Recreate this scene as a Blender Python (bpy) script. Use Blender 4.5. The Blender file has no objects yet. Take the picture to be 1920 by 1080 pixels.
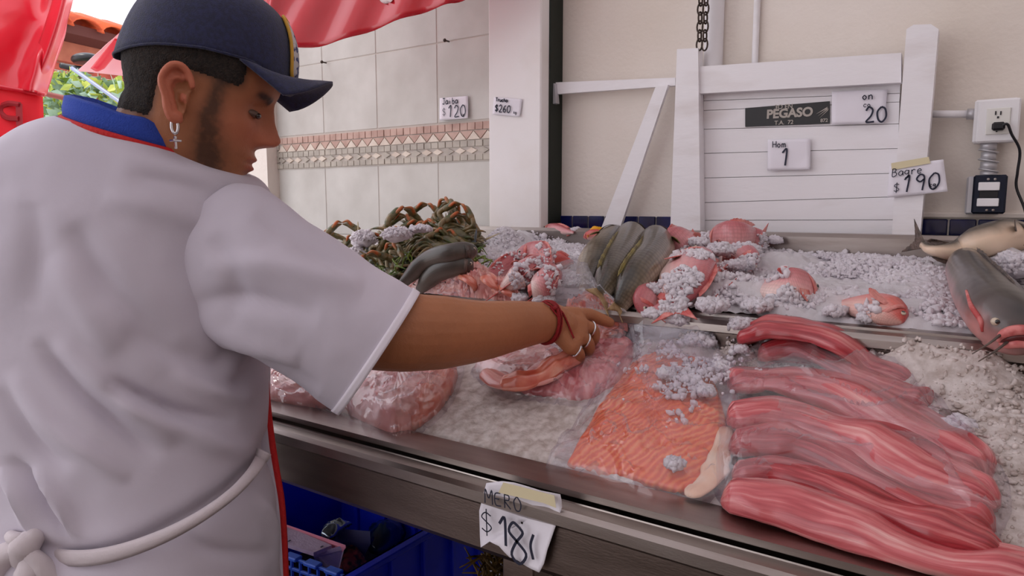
import bpy, math, random
import numpy as np
from mathutils import Vector, Matrix
rng = np.random.RandomState(7); random.seed(7)
PI = math.pi
COL = bpy.context.scene.collection
SC = bpy.context.scene

# ---------------------------------------------------------------- camera
F = 1300.0; TH = math.radians(34.3); PH = math.atan(154/F); CH = 1.2
CP = np.array([0, 0, CH])
fh = np.array([-math.sin(TH), math.cos(TH), 0]); RT = np.array([math.cos(TH), math.sin(TH), 0]); ZZ = np.array([0, 0, 1.])
FW = fh*math.cos(PH) - ZZ*math.sin(PH); UP = fh*math.sin(PH) + ZZ*math.cos(PH)
cam = bpy.data.objects.new('camera', bpy.data.cameras.new('camera')); COL.objects.link(cam)
cam.data.sensor_width = 36; cam.data.lens = 36*F/1920; cam.data.clip_start = .02; cam.data.clip_end = 200
m = Matrix(((RT[0], UP[0], -FW[0], 0), (RT[1], UP[1], -FW[1], 0), (RT[2], UP[2], -FW[2], CH), (0, 0, 0, 1)))
cam.matrix_world = m
SC.camera = cam

# ---------------------------------------------------------------- sky, sun, exposure
w = bpy.data.worlds.new('sky'); SC.world = w; w.use_nodes = True
nt = w.node_tree; bg = nt.nodes['Background']
tc = nt.nodes.new('ShaderNodeTexCoord'); sp = nt.nodes.new('ShaderNodeSeparateXYZ'); cr = nt.nodes.new('ShaderNodeValToRGB')
nt.links.new(tc.outputs['Generated'], sp.inputs[0]); nt.links.new(sp.outputs['Z'], cr.inputs[0])
cr.color_ramp.elements[0].position = 0.0; cr.color_ramp.elements[0].color = (.98, .95, .99, 1)
cr.color_ramp.elements[1].position = 1.0; cr.color_ramp.elements[1].color = (.90, .91, 1, 1)
nt.links.new(cr.outputs[0], bg.inputs[0]); bg.inputs[1].default_value = 2.3
sun = bpy.data.objects.new('sun', bpy.data.lights.new('sun', 'SUN')); COL.objects.link(sun)
sun.data.energy = 1.2; sun.data.angle = math.radians(12); sun.data.color = (1, .95, .88)
sun.rotation_euler = Vector((.55, .35, -1.0)).to_track_quat('-Z', 'Y').to_euler()
SC.view_settings.view_transform = 'Standard'; SC.view_settings.look = 'None'
SC.view_settings.gamma = 1; SC.view_settings.use_curve_mapping = False
SC.view_settings.exposure = -0.32

# ---------------------------------------------------------------- geometry helpers
def ray(px, py): return FW + RT*(px-960)/F + UP*(540-py)/F
def P(px, py, d): return CP + ray(px, py)*d
def onZ(px, py, z): r = ray(px, py); return CP + r*(z-CH)/r[2]
def onY(px, py, y): r = ray(px, py); return CP + r*y/r[1]
YF, YL, YR0, YR1, YB, YW = .617, .66, .95, .985, 1.40, 1.50     # counter lip, lower ice, rail, rim, wall
def S(y):
    if y < YR0: return .893 + (y-.655)*.33
    if y < YR1: return 1.045
    return 1.050 + (y-YR1)*.14
def onS(px, py, dz=0.0):
    r = ray(px, py); d = .45
    while d < 3.2:
        p = CP + r*d
        if p[2] <= S(p[1]) + dz or p[1] > 1.47: return p
        d += .003
    return CP + r*d

from mathutils.bvhtree import BVHTree
def bvh(o): return BVHTree.FromPolygons([tuple(v.co) for v in o.data.vertices], [tuple(p.vertices) for p in o.data.polygons])
def hit(trees, px, py, off=0.0, fb=1.0):
    r = ray(px, py); L_ = np.linalg.norm(r); best = None
    for t in trees:
        h = t.ray_cast(Vector(CP), Vector(r/L_))
        if h[0] is not None and (best is None or h[3] < best[3]): best = h
    if best is None: return None if fb is None else P(px, py, fb)
    return np.array(best[0])-r/L_*off
def hsh(ix, iy, iz):
    n = (ix*374761393 + iy*668265263 + iz*2147483647 + 12345) & 0xffffffff
    n = ((n ^ (n >> 13))*1274126177) & 0xffffffff
    return ((n ^ (n >> 16)) & 0xffff)/65535.0
def vnoise(p):
    p = np.asarray(p, float); i = np.floor(p).astype(np.int64); f = p-i; f = f*f*(3-2*f)
    out = 0
    for dx in (0, 1):
        for dy in (0, 1):
            for dz in (0, 1):
                wt = (f[..., 0] if dx else 1-f[..., 0])*(f[..., 1] if dy else 1-f[..., 1])*(f[..., 2] if dz else 1-f[..., 2])
                out = out + wt*hsh(i[..., 0]+dx, i[..., 1]+dy, i[..., 2]+dz)
    return out*2-1
def fbm(p, s, o=3, seed=0):
    p = np.asarray(p, float)*s + seed*17.3; a = 1.0; r = 0; t = 0
    for k in range(o):
        r = r + a*vnoise(p); t += a; a *= .5; p = p*2.03 + 5.1
    return r/t

def mk(name, V, Fc, mt=None, parent=None, smooth=True, uv=None, col=None, thick=0):
    me = bpy.data.meshes.new(name); me.from_pydata([tuple(map(float, v)) for v in V], [], [tuple(map(int, f)) for f in Fc])
    if smooth: me.polygons.foreach_set('use_smooth', [True]*len(me.polygons))
    if uv is not None:
        l = me.uv_layers.new(name='UVMap'); l.data.foreach_set('uv', np.asarray(uv, float).ravel())
    if col is not None:
        ca = me.color_attributes.new('Col', 'FLOAT_COLOR', 'POINT')
        c = np.ones((len(V), 4)); c[:, :3] = col; ca.data.foreach_set('color', c.ravel())
    if mt: me.materials.append(mt)
    me.update()
    o = bpy.data.objects.new(name, me); COL.objects.link(o)
    if parent: attach(o, parent)
    if thick:
        s = o.modifiers.new('solid', 'SOLIDIFY'); s.thickness = thick; s.offset = 0
    return o
def attach(o, parent):
    o.parent = parent
    o.matrix_parent_inverse = world(parent).inverted()
def world(o):
    mb = Matrix.Translation(o.location) @ o.rotation_euler.to_matrix().to_4x4() if o.rotation_mode != 'QUATERNION' else Matrix.Translation(o.location) @ o.rotation_quaternion.to_matrix().to_4x4()
    if o.parent: return world(o.parent) @ o.matrix_parent_inverse @ mb
    return mb
def empty(name, loc, label=None, cat=None, group=None):
    o = bpy.data.objects.new(name, None); o.location = tuple(map(float, loc)); o.empty_display_size = .05; COL.objects.link(o)
    if label: tag(o, label, cat, group)
    return o
def tag(o, label=None, cat=None, group=None, kind=None):
    if label: o['label'] = label
    if cat: o['category'] = cat
    if group: o['group'] = group
    if kind: o['kind'] = kind
    return o
def struct(o, label=None, cat=None): return tag(o, label, cat, kind='structure')

def loft(rings, cap=True, closed=True):
    R_ = np.asarray(rings, float); n, mm = R_.shape[:2]
    V = R_.reshape(-1, 3); Fc = []; uv = []
    mj = mm if closed else mm-1
    for i in range(n-1):
        for j in range(mj):
            k = (j+1) % mm
            Fc.append((i*mm+j, i*mm+k, (i+1)*mm+k, (i+1)*mm+j))
            uv += [(i/(n-1), j/mj), (i/(n-1), (j+1)/mj), ((i+1)/(n-1), (j+1)/mj), ((i+1)/(n-1), j/mj)]
    if cap and closed:
        V = np.vstack([V, R_[0].mean(0), R_[-1].mean(0)]); a, b = len(V)-2, len(V)-1
        for j in range(mm):
            k = (j+1) % mm
            Fc.append((k, j, a)); uv += [(0, .5)]*3
            Fc.append(((n-1)*mm+j, (n-1)*mm+k, b)); uv += [(1, .5)]*3
    return V, Fc, uv
def boxvf(c, s, rot=None, bev=0.0):
    """box centre c size s with chamfered edges"""
    hx, hy, hz = np.asarray(s)/2.0; b = min(bev, hx*.9, hy*.9, hz*.9)
    if b <= 0:
        V = np.array([(x, y, z) for x in (-hx, hx) for y in (-hy, hy) for z in (-hz, hz)])
        Fc = [(0, 1, 3, 2), (4, 6, 7, 5), (0, 4, 5, 1), (2, 3, 7, 6), (0, 2, 6, 4), (1, 5, 7, 3)]
    else:
        V = []; 
        for x in (-1, 1):
            for y in (-1, 1):
                for z in (-1, 1):
                    V += [(x*hx, y*(hy-b), z*(hz-b)), (x*(hx-b), y*hy, z*(hz-b)), (x*(hx-b), y*(hy-b), z*hz)]
        V = np.array(V); idx = lambda x, y, z, k: ((x*2+y)*2+z)*3+k
        Fc = []
        for x in (0, 1): f = [idx(x, 0, 0, 0), idx(x, 1, 0, 0), idx(x, 1, 1, 0), idx(x, 0, 1, 0)]; Fc.append(f if x else f[::-1])
        for y in (0, 1): f = [idx(0, y, 0, 1), idx(0, y, 1, 1), idx(1, y, 1, 1), idx(1, y, 0, 1)]; Fc.append(f if y else f[::-1])
        for z in (0, 1): f = [idx(0, 0, z, 2), idx(1, 0, z, 2), idx(1, 1, z, 2), idx(0, 1, z, 2)]; Fc.append(f if z else f[::-1])
        for y in (0, 1):
            for z in (0, 1): Fc.append([idx(0, y, z, 1), idx(1, y, z, 1), idx(1, y, z, 2), idx(0, y, z, 2)])
        for x in (0, 1):
            for z in (0, 1): Fc.append([idx(x, 0, z, 0), idx(x, 1, z, 0), idx(x, 1, z, 2), idx(x, 0, z, 2)])
        for x in (0, 1):
            for y in (0, 1): Fc.append([idx(x, y, 0, 0), idx(x, y, 1, 0), idx(x, y, 1, 1), idx(x, y, 0, 1)])
        for x in (0, 1):
            for y in (0, 1):
                for z in (0, 1): Fc.append([idx(x, y, z, 0), idx(x, y, z, 1), idx(x, y, z, 2)])
        # outward orientation
        out = []
        for f in Fc:
            p = V[list(f)]; n_ = np.cross(p[1]-p[0], p[2]-p[0])
            out.append(tuple(f) if n_ @ p.mean(0) > 0 else tuple(f)[::-1])
        Fc = out
    if rot is not None: V = V @ np.asarray(rot).T
    return V + np.asarray(c), Fc
def box(name, c, s, mt, parent=None, rot=None, bev=.002): V, Fc = boxvf(c, s, rot, bev); return mk(name, V, Fc, mt, parent, smooth=False)
def join(parts):
    V = []; Fc = []; n = 0
    for v, f in parts:
        V.append(np.asarray(v)); Fc += [tuple(int(i)+n for i in q) for q in f]; n += len(v)
    return np.vstack(V), Fc
def frame(t, ref=ZZ):
    t = t/np.linalg.norm(t); a = np.cross(t, ref)
    if np.linalg.norm(a) < 1e-3: a = np.cross(t, [1, 0, 0])
    a /= np.linalg.norm(a); return t, a, np.cross(a, t)
def spl(pts, n):
    pts = np.asarray(pts, float); k = len(pts)
    if k == 2: return np.array([pts[0]+(pts[1]-pts[0])*t for t in np.linspace(0, 1, n)])
    E = np.vstack([2*pts[0]-pts[1], pts, 2*pts[-1]-pts[-2]]); out = []
    for q in np.linspace(0, k-1-1e-9, n):
        i = int(q); t = q-i; a, b, c, d = E[i:i+4]
        out.append(.5*((2*b)+(-a+c)*t+(2*a-5*b+4*c-d)*t*t+(-a+3*b-3*c+d)*t**3))
    return np.array(out)
def itp(x, xs, ys): return np.interp(x, xs, ys)
def tube(pts, r, seg=8, n=None, cap=True):
    pts = np.asarray(pts, float)
    if n: 
        rr = np.interp(np.linspace(0, 1, n), np.linspace(0, 1, len(np.atleast_1d(r))), np.atleast_1d(r)) if np.ndim(r) else np.full(n, r)
        pts = spl(pts, n)
    else: rr = np.full(len(pts), r) if np.ndim(r) == 0 else np.asarray(r)
    T = np.gradient(pts, axis=0); rings = []
    ref = ZZ if abs(T[0][2]) < .9*np.linalg.norm(T[0]) else np.array([1., 0, 0])
    for p, t, q in zip(pts, T, rr):
        t_, a, b = frame(t, ref)
        ref = b
        rings.append([p+q*(a*math.cos(x)+b*math.sin(x)) for x in np.arange(seg)*2*PI/seg])
    return loft(rings, cap)
def capsules(pts, rr, seg=14):
    """round-ended tapered chain, closed"""
    pts = np.asarray(pts, float); n = max(6, len(pts)*6); c = spl(pts, n); r = np.interp(np.linspace(0, 1, n), np.linspace(0, 1, len(rr)), rr)
    t0 = (c[0]-c[1])/np.linalg.norm(c[0]-c[1]); t1 = (c[-1]-c[-2])/np.linalg.norm(c[-1]-c[-2])
    hs = [math.radians(x) for x in (80, 55, 28)]
    a = [c[0]+t0*r[0]*math.sin(h) for h in hs]; ra = [r[0]*math.cos(h) for h in hs]
    b = [c[-1]+t1*r[-1]*math.sin(h) for h in hs[::-1]]; rb = [r[-1]*math.cos(h) for h in hs[::-1]]
    v, f, _ = tube(np.vstack([a, c, b]), np.concatenate([ra, r, rb]), seg)
    return v, f
def ellipsoid(c, r, rot=None, nu=20, nv=14):
    rings = []
    for i in range(1, nv):
        th = PI*i/nv; rings.append([(math.sin(th)*math.cos(x), math.sin(th)*math.sin(x), math.cos(th)) for x in np.arange(nu)*2*PI/nu])
    V, Fc, _ = loft(rings); V[-2] = (0, 0, 1); V[-1] = (0, 0, -1); V = V*np.asarray(r)
    if rot is not None: V = V @ np.asarray(rot).T
    return V+np.asarray(c), Fc
def prism(poly, nrm, t):
    """polygon of 3-D points extruded by t along nrm"""
    A = np.asarray(poly, float); B = A+np.asarray(nrm)*t; n = len(A)
    Fc = [tuple(range(n))[::-1], tuple(range(n, 2*n))]+[(i, (i+1) % n, n+(i+1) % n, n+i) for i in range(n)]
    V = np.vstack([A, B])
    c = np.cross(A[1]-A[0], A[2]-A[0])
    if c @ np.asarray(nrm)*t < 0: Fc = [f[::-1] for f in Fc]
    return V, Fc

# ---------------------------------------------------------------- materials
def mat(name, col, rough=.5, metal=0, spec=.5, col2=None, nscale=8, nmix=(.4, .6), bump=None, vcol=False, sss=0, trans=0,
        alpha=1, coat=0, stretch=None, uv=False, sheen=0, detail=4, dist=0.0, ior=1.45, emis=0):
    mt = bpy.data.materials.new(name); mt.use_nodes = True; t = mt.node_tree; N = t.nodes; L = t.links
    b = N['Principled BSDF']
    b.inputs['Base Color'].default_value = (*col, 1); b.inputs['Roughness'].default_value = rough; b.inputs['Metallic'].default_value = metal
    b.inputs['Specular IOR Level'].default_value = spec; b.inputs['IOR'].default_value = ior
    b.inputs['Coat Weight'].default_value = coat; b.inputs['Coat Roughness'].default_value = .12; b.inputs['Sheen Weight'].default_value = sheen
    if sss: b.inputs['Subsurface Weight'].default_value = sss; b.inputs['Subsurface Scale'].default_value = .008; b.inputs['Subsurface Radius'].default_value = (1, 1, 1)
    if trans: b.inputs['Transmission Weight'].default_value = trans
    b.inputs['Alpha'].default_value = alpha
    tc = N.new('ShaderNodeTexCoord'); mp = N.new('ShaderNodeMapping'); L.new(tc.outputs['UV' if uv else 'Object'], mp.inputs[0])
    if stretch: mp.inputs['Scale'].default_value = stretch
    base = None
    if vcol:
        a = N.new('ShaderNodeVertexColor'); a.layer_name = 'Col'; base = a.outputs[0]
    if col2 is not None:
        n = N.new('ShaderNodeTexNoise'); n.inputs['Scale'].default_value = nscale; n.inputs['Detail'].default_value = detail; n.inputs['Distortion'].default_value = dist
        L.new(mp.outputs[0], n.inputs['Vector'])
        r = N.new('ShaderNodeMapRange'); r.inputs[1].default_value, r.inputs[2].default_value = nmix; L.new(n.outputs[0], r.inputs[0])
        mx = N.new('ShaderNodeMix'); mx.data_type = 'RGBA'; L.new(r.outputs[0], mx.inputs[0])
        if base is not None:
            mx.blend_type = 'MULTIPLY'; L.new(base, mx.inputs[6]); mx.inputs[7].default_value = (*col2, 1)
        else:
            mx.inputs[6].default_value = (*col, 1); mx.inputs[7].default_value = (*col2, 1)
        base = mx.outputs[2]
    if base is not None: L.new(base, b.inputs['Base Color'])
    if bump:
        last = None
        for k in range(0, len(bump), 2):
            n = N.new('ShaderNodeTexNoise'); n.inputs['Scale'].default_value = bump[k]; n.inputs['Detail'].default_value = 3; L.new(mp.outputs[0], n.inputs['Vector'])
            bp = N.new('ShaderNodeBump'); bp.inputs['Strength'].default_value = bump[k+1]; bp.inputs['Distance'].default_value = .01
            L.new(n.outputs[0], bp.inputs['Height'])
            if last is not None: L.new(last, bp.inputs['Normal'])
            last = bp.outputs[0]
        L.new(last, b.inputs['Normal'])
    if emis: b.inputs['Emission Color'].default_value = (*col, 1); b.inputs['Emission Strength'].default_value = emis
    return mt
def srgb(r, g, b): return tuple(((c/255)/12.92 if c <= 10 else (((c/255)+.055)/1.055)**2.4) for c in (r, g, b))

M = {}
M['plaster'] = mat('plaster', srgb(232, 223, 215), .85, col2=srgb(222, 211, 200), nscale=3, nmix=(.45, .75), bump=(14, .12, 90, .12))
M['column'] = mat('column paint', srgb(238, 234, 234), .7, col2=srgb(226, 218, 212), nscale=4, nmix=(.5, .8), bump=(40, .08))
M['white_wood'] = mat('white painted wood', srgb(236, 233, 236), .55, col2=srgb(214, 206, 204), nscale=5, nmix=(.55, .85), bump=(30, .08), stretch=(1, 1, 3))
M['grey_tile'] = mat('grey wall tile', srgb(204, 201, 196), .4, col2=srgb(184, 180, 174), nscale=9, nmix=(.3, .75), bump=(60, .05))
M['grout'] = mat('grout', srgb(196, 188, 180), .9)
M['mosaic_a'] = mat('mosaic pink', srgb(196, 165, 152), .5, col2=srgb(176, 142, 130), nscale=20)
M['mosaic_b'] = mat('mosaic grey', srgb(186, 178, 166), .5, col2=srgb(166, 158, 148), nscale=20)
M['mosaic_c'] = mat('mosaic white', srgb(222, 210, 196), .5, col2=srgb(205, 190, 176), nscale=20)
M['navy'] = mat('navy glazed tile', srgb(22, 28, 92), .15, col2=srgb(14, 18, 62), nscale=12, coat=.5)
M['dark_strip'] = mat('dark green strip', srgb(22, 30, 22), .6)
M['steel'] = mat('stainless steel', srgb(172, 164, 160), .3, metal=1, col2=srgb(140, 128, 122), nscale=6, nmix=(.3, .8), bump=(150, .04), stretch=(1, 6, 6))
M['steel_dull'] = mat('dull stainless steel', srgb(132, 118, 112), .38, metal=1, col2=srgb(96, 84, 78), nscale=5, nmix=(.3, .8), bump=(120, .05), stretch=(1, 5, 5))
M['paper'] = mat('paper', srgb(232, 228, 236), .8, bump=(14, .2))
M['tape'] = mat('masking tape', srgb(216, 204, 168), .6)
M['ink'] = mat('marker ink', srgb(28, 30, 52), .6)
M['floor'] = mat('dark floor', srgb(96, 82, 74), .7, col2=srgb(70, 58, 52), nscale=4, bump=(20, .2))
M['outside_ground'] = mat('pale paving', srgb(232, 226, 222), .8, col2=srgb(215, 208, 202), nscale=2)
M['plastic_white'] = mat('white plastic', srgb(230, 228, 230), .35)
M['black'] = mat('black plastic', srgb(22, 22, 28), .35)
M['pipe_grey'] = mat('grey conduit', srgb(190, 188, 192), .35, metal=.4)
M['chain'] = mat('iron chain', srgb(70, 58, 52), .5, metal=.7)

# ---------------------------------------------------------------- handwriting
GL = {
 'J': [[(.9, 1), (.2, 1)], [(.6, 1), (.6, .2), (.35, 0), (.1, .15)]], 'a': [[(.75, .5), (.4, .6), (.1, .3), (.35, 0), (.7, .2), (.75, .55), (.8, 0)]],
 'i': [[(.4, .55), (.4, 0)], [(.4, .8), (.42, .86)]], 'b': [[(.2, 1), (.2, 0), (.6, .05), (.75, .3), (.5, .55), (.2, .4)]],
 'T': [[(0, 1), (.9, 1)], [(.45, 1), (.45, 0)]], 'r': [[(.2, .6), (.25, 0)], [(.25, .4), (.5, .62), (.75, .5)]], 'u': [[(.1, .6), (.15, .1), (.45, 0), (.7, .2), (.7, .6), (.75, 0)]],
 'c': [[(.75, .5), (.4, .6), (.12, .3), (.35, 0), (.75, .1)]], 'h': [[(.15, 1), (.15, 0)], [(.15, .4), (.5, .6), (.7, .4), (.7, 0)]],
 'k': [[(.15, .9), (.15, 0)], [(.7, .6), (.2, .3), (.7, 0)]], 'g': [[(.7, .5), (.35, .6), (.1, .35), (.35, .1), (.7, .3), (.7, .6), (.68, -.3), (.2, -.35)]],
 'B': [[(.1, 1), (.1, 0), (.6, .05), (.75, .3), (.5, .52), (.1, .5)], [(.1, 1), (.55, .95), (.6, .7), (.4, .52)]], 'e': [[(.15, .3), (.7, .35), (.5, .6), (.15, .4), (.3, 0), (.7, .1)]],
 'o': [[(.4, .6), (.1, .3), (.4, 0), (.7, .3), (.4, .6)]], 'n': [[(.15, .6), (.15, 0)], [(.15, .4), (.5, .6), (.7, .4), (.7, 0)]], 'H': [[(.1, 1), (.1, 0)], [(.8, 1), (.8, 0)], [(.1, .5), (.8, .5)]],
 'm': [[(.1, .6), (.1, 0)], [(.1, .4), (.3, .6), (.45, .4), (.45, 0)], [(.45, .4), (.65, .6), (.8, .4), (.8, 0)]],
 '1': [[(.2, .78), (.55, 1), (.42, 0)]], '2': [[(.15, .75), (.4, 1), (.7, .8), (.55, .4), (.15, 0), (.8, .02)]], '0': [[(.45, 1), (.12, .65), (.2, .15), (.5, 0), (.82, .35), (.75, .85), (.45, 1)]],
 '6': [[(.65, 1), (.25, .6), (.15, .2), (.45, 0), (.75, .25), (.5, .5), (.2, .3)]], '9': [[(.7, .7), (.4, .55), (.15, .75), (.4, 1), (.7, .8), (.6, 0)]],
 '8': [[(.62, .9), (.4, 1), (.2, .78), (.45, .55), (.75, .25), (.45, 0), (.18, .2), (.4, .5), (.72, .75), (.62, .9)]], '$': [[(.75, .8), (.4, .9), (.15, .7), (.45, .52), (.75, .32), (.45, .12), (.12, .22)], [(.47, 1.05), (.43, -.05)]],
 'M': [[(.05, 0), (.12, 1), (.48, .4), (.85, 1), (.9, 0)]], 'E': [[(.75, .95), (.2, .85), (.1, .4), (.25, .05), (.8, .05)], [(.15, .5), (.6, .5)]], 'R': [[(.15, 0), (.15, 1)], [(.15, .95), (.6, .9), (.6, .6), (.15, .5), (.8, 0)]],
 'O': [[(.45, 1), (.1, .6), (.3, .05), (.7, .05), (.85, .55), (.45, 1)]], '(': [[(.6, 1.0), (.3, .55), (.32, 0)]], '.': [[(.3, 0), (.34, .03)]], '*': [[(.2, .2), (.8, .8)], [(.2, .8), (.8, .2)], [(.5, .1), (.5, .9)], [(.3, .5), (.8, .6)]],
}
def write(text, O, U, W, h, r, parent, nrm, adv=.95, name='lettering', mt=None):
    """strokes: origin O, unit right U, unit up W, letter height h"""
    parts = []; x = 0
    for ch in text:
        if ch == ' ': x += h*.6; continue
        for st in GL[ch]:
            pts = [O+U*(x+a*h*.75)+W*(b*h)+nrm*.0006 for a, b in st]
            pts = spl(pts, max(4, len(pts)*4)) if len(pts) > 2 else np.array(pts)
            # flat ribbon
            T = np.gradient(pts, axis=0); v = []; f = []
            for p, t in zip(pts, T):
                s = np.cross(t, nrm); s = s/(np.linalg.norm(s)+1e-9)*r; v += [p-s, p+s, p+s+nrm*.0003, p-s+nrm*.0003]
            for i in range(len(pts)-1):
                for q in range(4): f.append((i*4+q, i*4+(q+1) % 4, i*4+4+(q+1) % 4, i*4+4+q))
            f += [(3, 2, 1, 0), tuple((len(pts)-1)*4+q for q in range(4))]
            parts.append((v, f))
        x += h*.75*adv
    V, Fc = join(parts)
    o = mk(name, V, Fc, mt or M['ink'], parent, smooth=False)
    return o
# ================================================================ STRUCTURE
wall = struct(box('wall_back', (.3, 1.56, 1.35), (4.52, .12, 2.7), M['plaster'], bev=0), 'cream plaster back wall with a grey tiled area left of the white column')
bed = box('grout_bed', (-1.445, 1.5, 1.35), (1.03, .012, 2.7), M['grout'], wall, bev=0)
xs = [-1.955, -1.728, -1.496, -1.265, -1.034, -.93]
zs = [.69, .9, 1.111, 1.319]; zs2 = [1.4245, 1.638, 1.85, 2.06, 2.27]
for zz in (zs, zs2):
    for a, b in zip(zz[:-1], zz[1:]):
        for c, d in zip(xs[:-1], xs[1:]):
            box('tile', ((c+d)/2, 1.4945, (a+b)/2), (d-c-.0022, .004, b-a-.0022), M['grey_tile'], wall, bev=.0015)
# mosaic band
x0, x1 = -1.955, -.93; yF = 1.4935
def piece(poly, mt):   # poly in (x, z)
    c = np.mean(poly, 0); p = [(c[0]+(x-c[0])*.90, yF+.003, c[1]+(z-c[1])*.90) for x, z in poly]
    V, Fc = prism(p, np.array([0, -1, 0]), .006+.0015*rng.rand()); mk('mosaic_piece', V, Fc, mt, wall, smooth=False)
rows = [(1.400, 1.421, 'sq', 'mosaic_a'), (1.375, 1.399, 'tri', None), (1.357, 1.374, 'sq', 'mosaic_b'), (1.338, 1.356, 'zig', None), (1.321, 1.337, 'sq', 'mosaic_b')]
for a, b, kind, mm_ in rows:
    if kind == 'sq':
        n = 40; 
        for i in range(n):
            xa = x0+(x1-x0)*i/n; xb = x0+(x1-x0)*(i+1)/n
            piece([(xa, a), (xb, a), (xb, b), (xa, b)], M[mm_])
    elif kind == 'tri':
        n = 22; p = (x1-x0)/n
        for i in range(n):
            xa = x0+p*i
            piece([(xa, a), (xa+p, a), (xa+p/2, b)], M['mosaic_c']); 
            if i < n-1: piece([(xa+p, a+.001), (xa+1.5*p, b), (xa+.5*p, b)], M['mosaic_a'])
    else:
        n = 26; p = (x1-x0)/n; hm = (a+b)/2
        for i in range(n):
            xa = x0+p*i
            piece([(xa, hm), (xa+p/2, a), (xa+p, hm), (xa+p/2, b)], M['mosaic_c'] if i % 3 else M['mosaic_b'])
# wall corner return, seen edge-on left of the tiles
ret = struct(box('wall_left', (-2.02, 1.95, 1.35), (.12, 1.0, 2.7), M['plaster'], bev=0), 'return wall at the left corner of the tiled back wall')
for i in range(9):
    for j, z in enumerate((1.33, 1.35, 1.37, 1.39, 1.41)):
        box('mosaic_piece', (-1.985-.012*i+.03, 1.493-.0, z), (.0105, .008, .017), M['mosaic_a' if j == 4 else 'mosaic_b'], ret, bev=.001) if i < 8 else None
# column and strips
colm = struct(box('trim_1', (-.985+.0, 1.455, 1.35), (.16, .10, 2.7), M['column'], bev=.004), 'white painted column between tiles and plaster wall')
cX0, cX1 = onY(916, 200, 1.405)[0], onY(1014, 200, 1.405)[0]
bpy.data.objects.remove(colm)
colm = struct(box('trim_1', ((cX0+cX1)/2, 1.4525, 1.35), (cX1-cX0, .095, 2.7), M['column'], bev=.003), 'white painted column between the tiles and the plaster wall')
sA, sB = onY(1014.5, 200, 1.44)[0], onY(1031, 200, 1.44)[0]
struct(box('trim_2', ((sA+sB)/2, 1.47, 1.35), (sB-sA, .06, 2.7), M['dark_strip'], bev=.002), 'dark green vertical strip beside the white column')
sA, sB = onY(1033, 200, 1.48)[0], onY(1044, 200, 1.48)[0]
struct(box('trim_3', ((sA+sB)/2, 1.49, 1.35), (sB-sA, .02, 2.7), M['white_wood'], bev=.003), 'thin white vertical batten beside the dark strip')
# navy tiles (two rows reach below the rim)
def navy(xa, xb):
    n = max(1, round((xb-xa)/.0435)); p = (xb-xa)/n
    for i in range(n):
        for j in range(2):
            box('tile', (xa+p*(i+.5), 1.499, 1.1545-j*.0455), (p-.003, .009, .0425), M['navy'], wall, bev=.0015)
navy(onY(1046, 400, 1.5)[0], .9)
box('ledge', (.4, 1.496, 1.183), (1.0, .012, .010), M['plaster'], wall, bev=.002)
# floor
struct(box('floor', (0, -.5, -.05), (5.2, 4.4, .1), M['floor'], bev=0), 'dark tiled stall floor')
struct(box('ground', (-12, 6, -.12), (40, 40, .1), M['outside_ground'], bev=0), 'pale outdoor paving')
# stall canopy: tarpaulin roof overhead, out of the frame
M['canopy'] = bpy.data.materials.new('canopy tarp'); M['canopy'].use_nodes = True; _t = M['canopy'].node_tree; _t.nodes.remove(_t.nodes['Principled BSDF'])
_d = _t.nodes.new('ShaderNodeBsdfDiffuse'); _d.inputs[0].default_value = (.74, .71, .71, 1); _l = _t.nodes.new('ShaderNodeBsdfTranslucent'); _l.inputs[0].default_value = (.80, .75, .75, 1); _m = _t.nodes.new('ShaderNodeMixShader'); _m.inputs[0].default_value = .36
_t.links.new(_d.outputs[0], _m.inputs[1]); _t.links.new(_l.outputs[0], _m.inputs[2]); _t.links.new(_m.outputs[0], _t.nodes['Material Output'].inputs[0])
V, Fc, _ = loft([[(x, y, 2.62+.05*math.sin(y*3)) for y in np.linspace(-2.6, 1.6, 40)] for x in np.linspace(-1.9, 2.5, 20)], cap=False, closed=False)
can = struct(mk('ceiling', V, Fc, M['canopy'], thick=.004), 'pale tarpaulin roof of the stall')
can.modifiers.clear()
struct(box('wall_right', (2.55, -.5, 1.35), (.1, 4.2, 2.7), M['plaster'], bev=0), 'plaster wall on the right of the stall')
struct(box('wall_front', (.9, -2.65, 1.35), (3.4, .1, 2.7), M['plaster'], bev=0), 'unseen plaster wall added opposite the counter, behind the viewer, to block light')  # unseen wall, added to cut the sky light from behind the viewer

# ================================================================ COUNTER
ctr = empty('display_counter', (-.3, 1.0, 0), 'long sloped stainless steel fish counter with two iced trays', 'counter')
XA, XB = -1.95, 2.2; XM = (XA+XB)/2; XL = XB-XA
# front lip: flat rim, dark gap, rolled edge, fascia
def strip(name, prof, mt, par=ctr, xa=XA, xb=XB, n=2):
    V, Fc, _ = loft([[(x, y, z) for y, z in prof] for x in np.linspace(xa, xb, n)], cap=True); return mk(name, V, Fc, mt, par, smooth=False)
strip('tray_lip', [(YF+.002, .900), (YL+.01, .900), (YL+.012, .888), (YF+.002, .893)], M['steel'])
strip('front_edge', [(YF-.003, .890), (YF-.0035, .8885), (.596, .888), (.590, .884), (.590, .872), (.594, .868), (YF-.003, .868)], M['steel'])
strip('fascia', [(YF+.001, .868), (.597, .868), (.597, .815), (.602, .808), (.612, .808), (YF+.001, .815)], M['steel_dull'])
strip('tray_floor', [(YL, .888), (YL, .85), (.97, .92), (.97, .96)], M['steel_dull'])
strip('tray_back', [(.955, .93), (.955, 1.036), (.962, 1.036), (.962, .93)], M['steel_dull'])
strip('middle_rail', [(.945, 1.026), (.945, 1.036), (.952, 1.042), (.968, 1.0435), (.969, 1.0405), (.973, 1.0405), (.974, 1.046), (.99, 1.047), (.992, 1.03), (.965, 1.02)], M['steel'])
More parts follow.
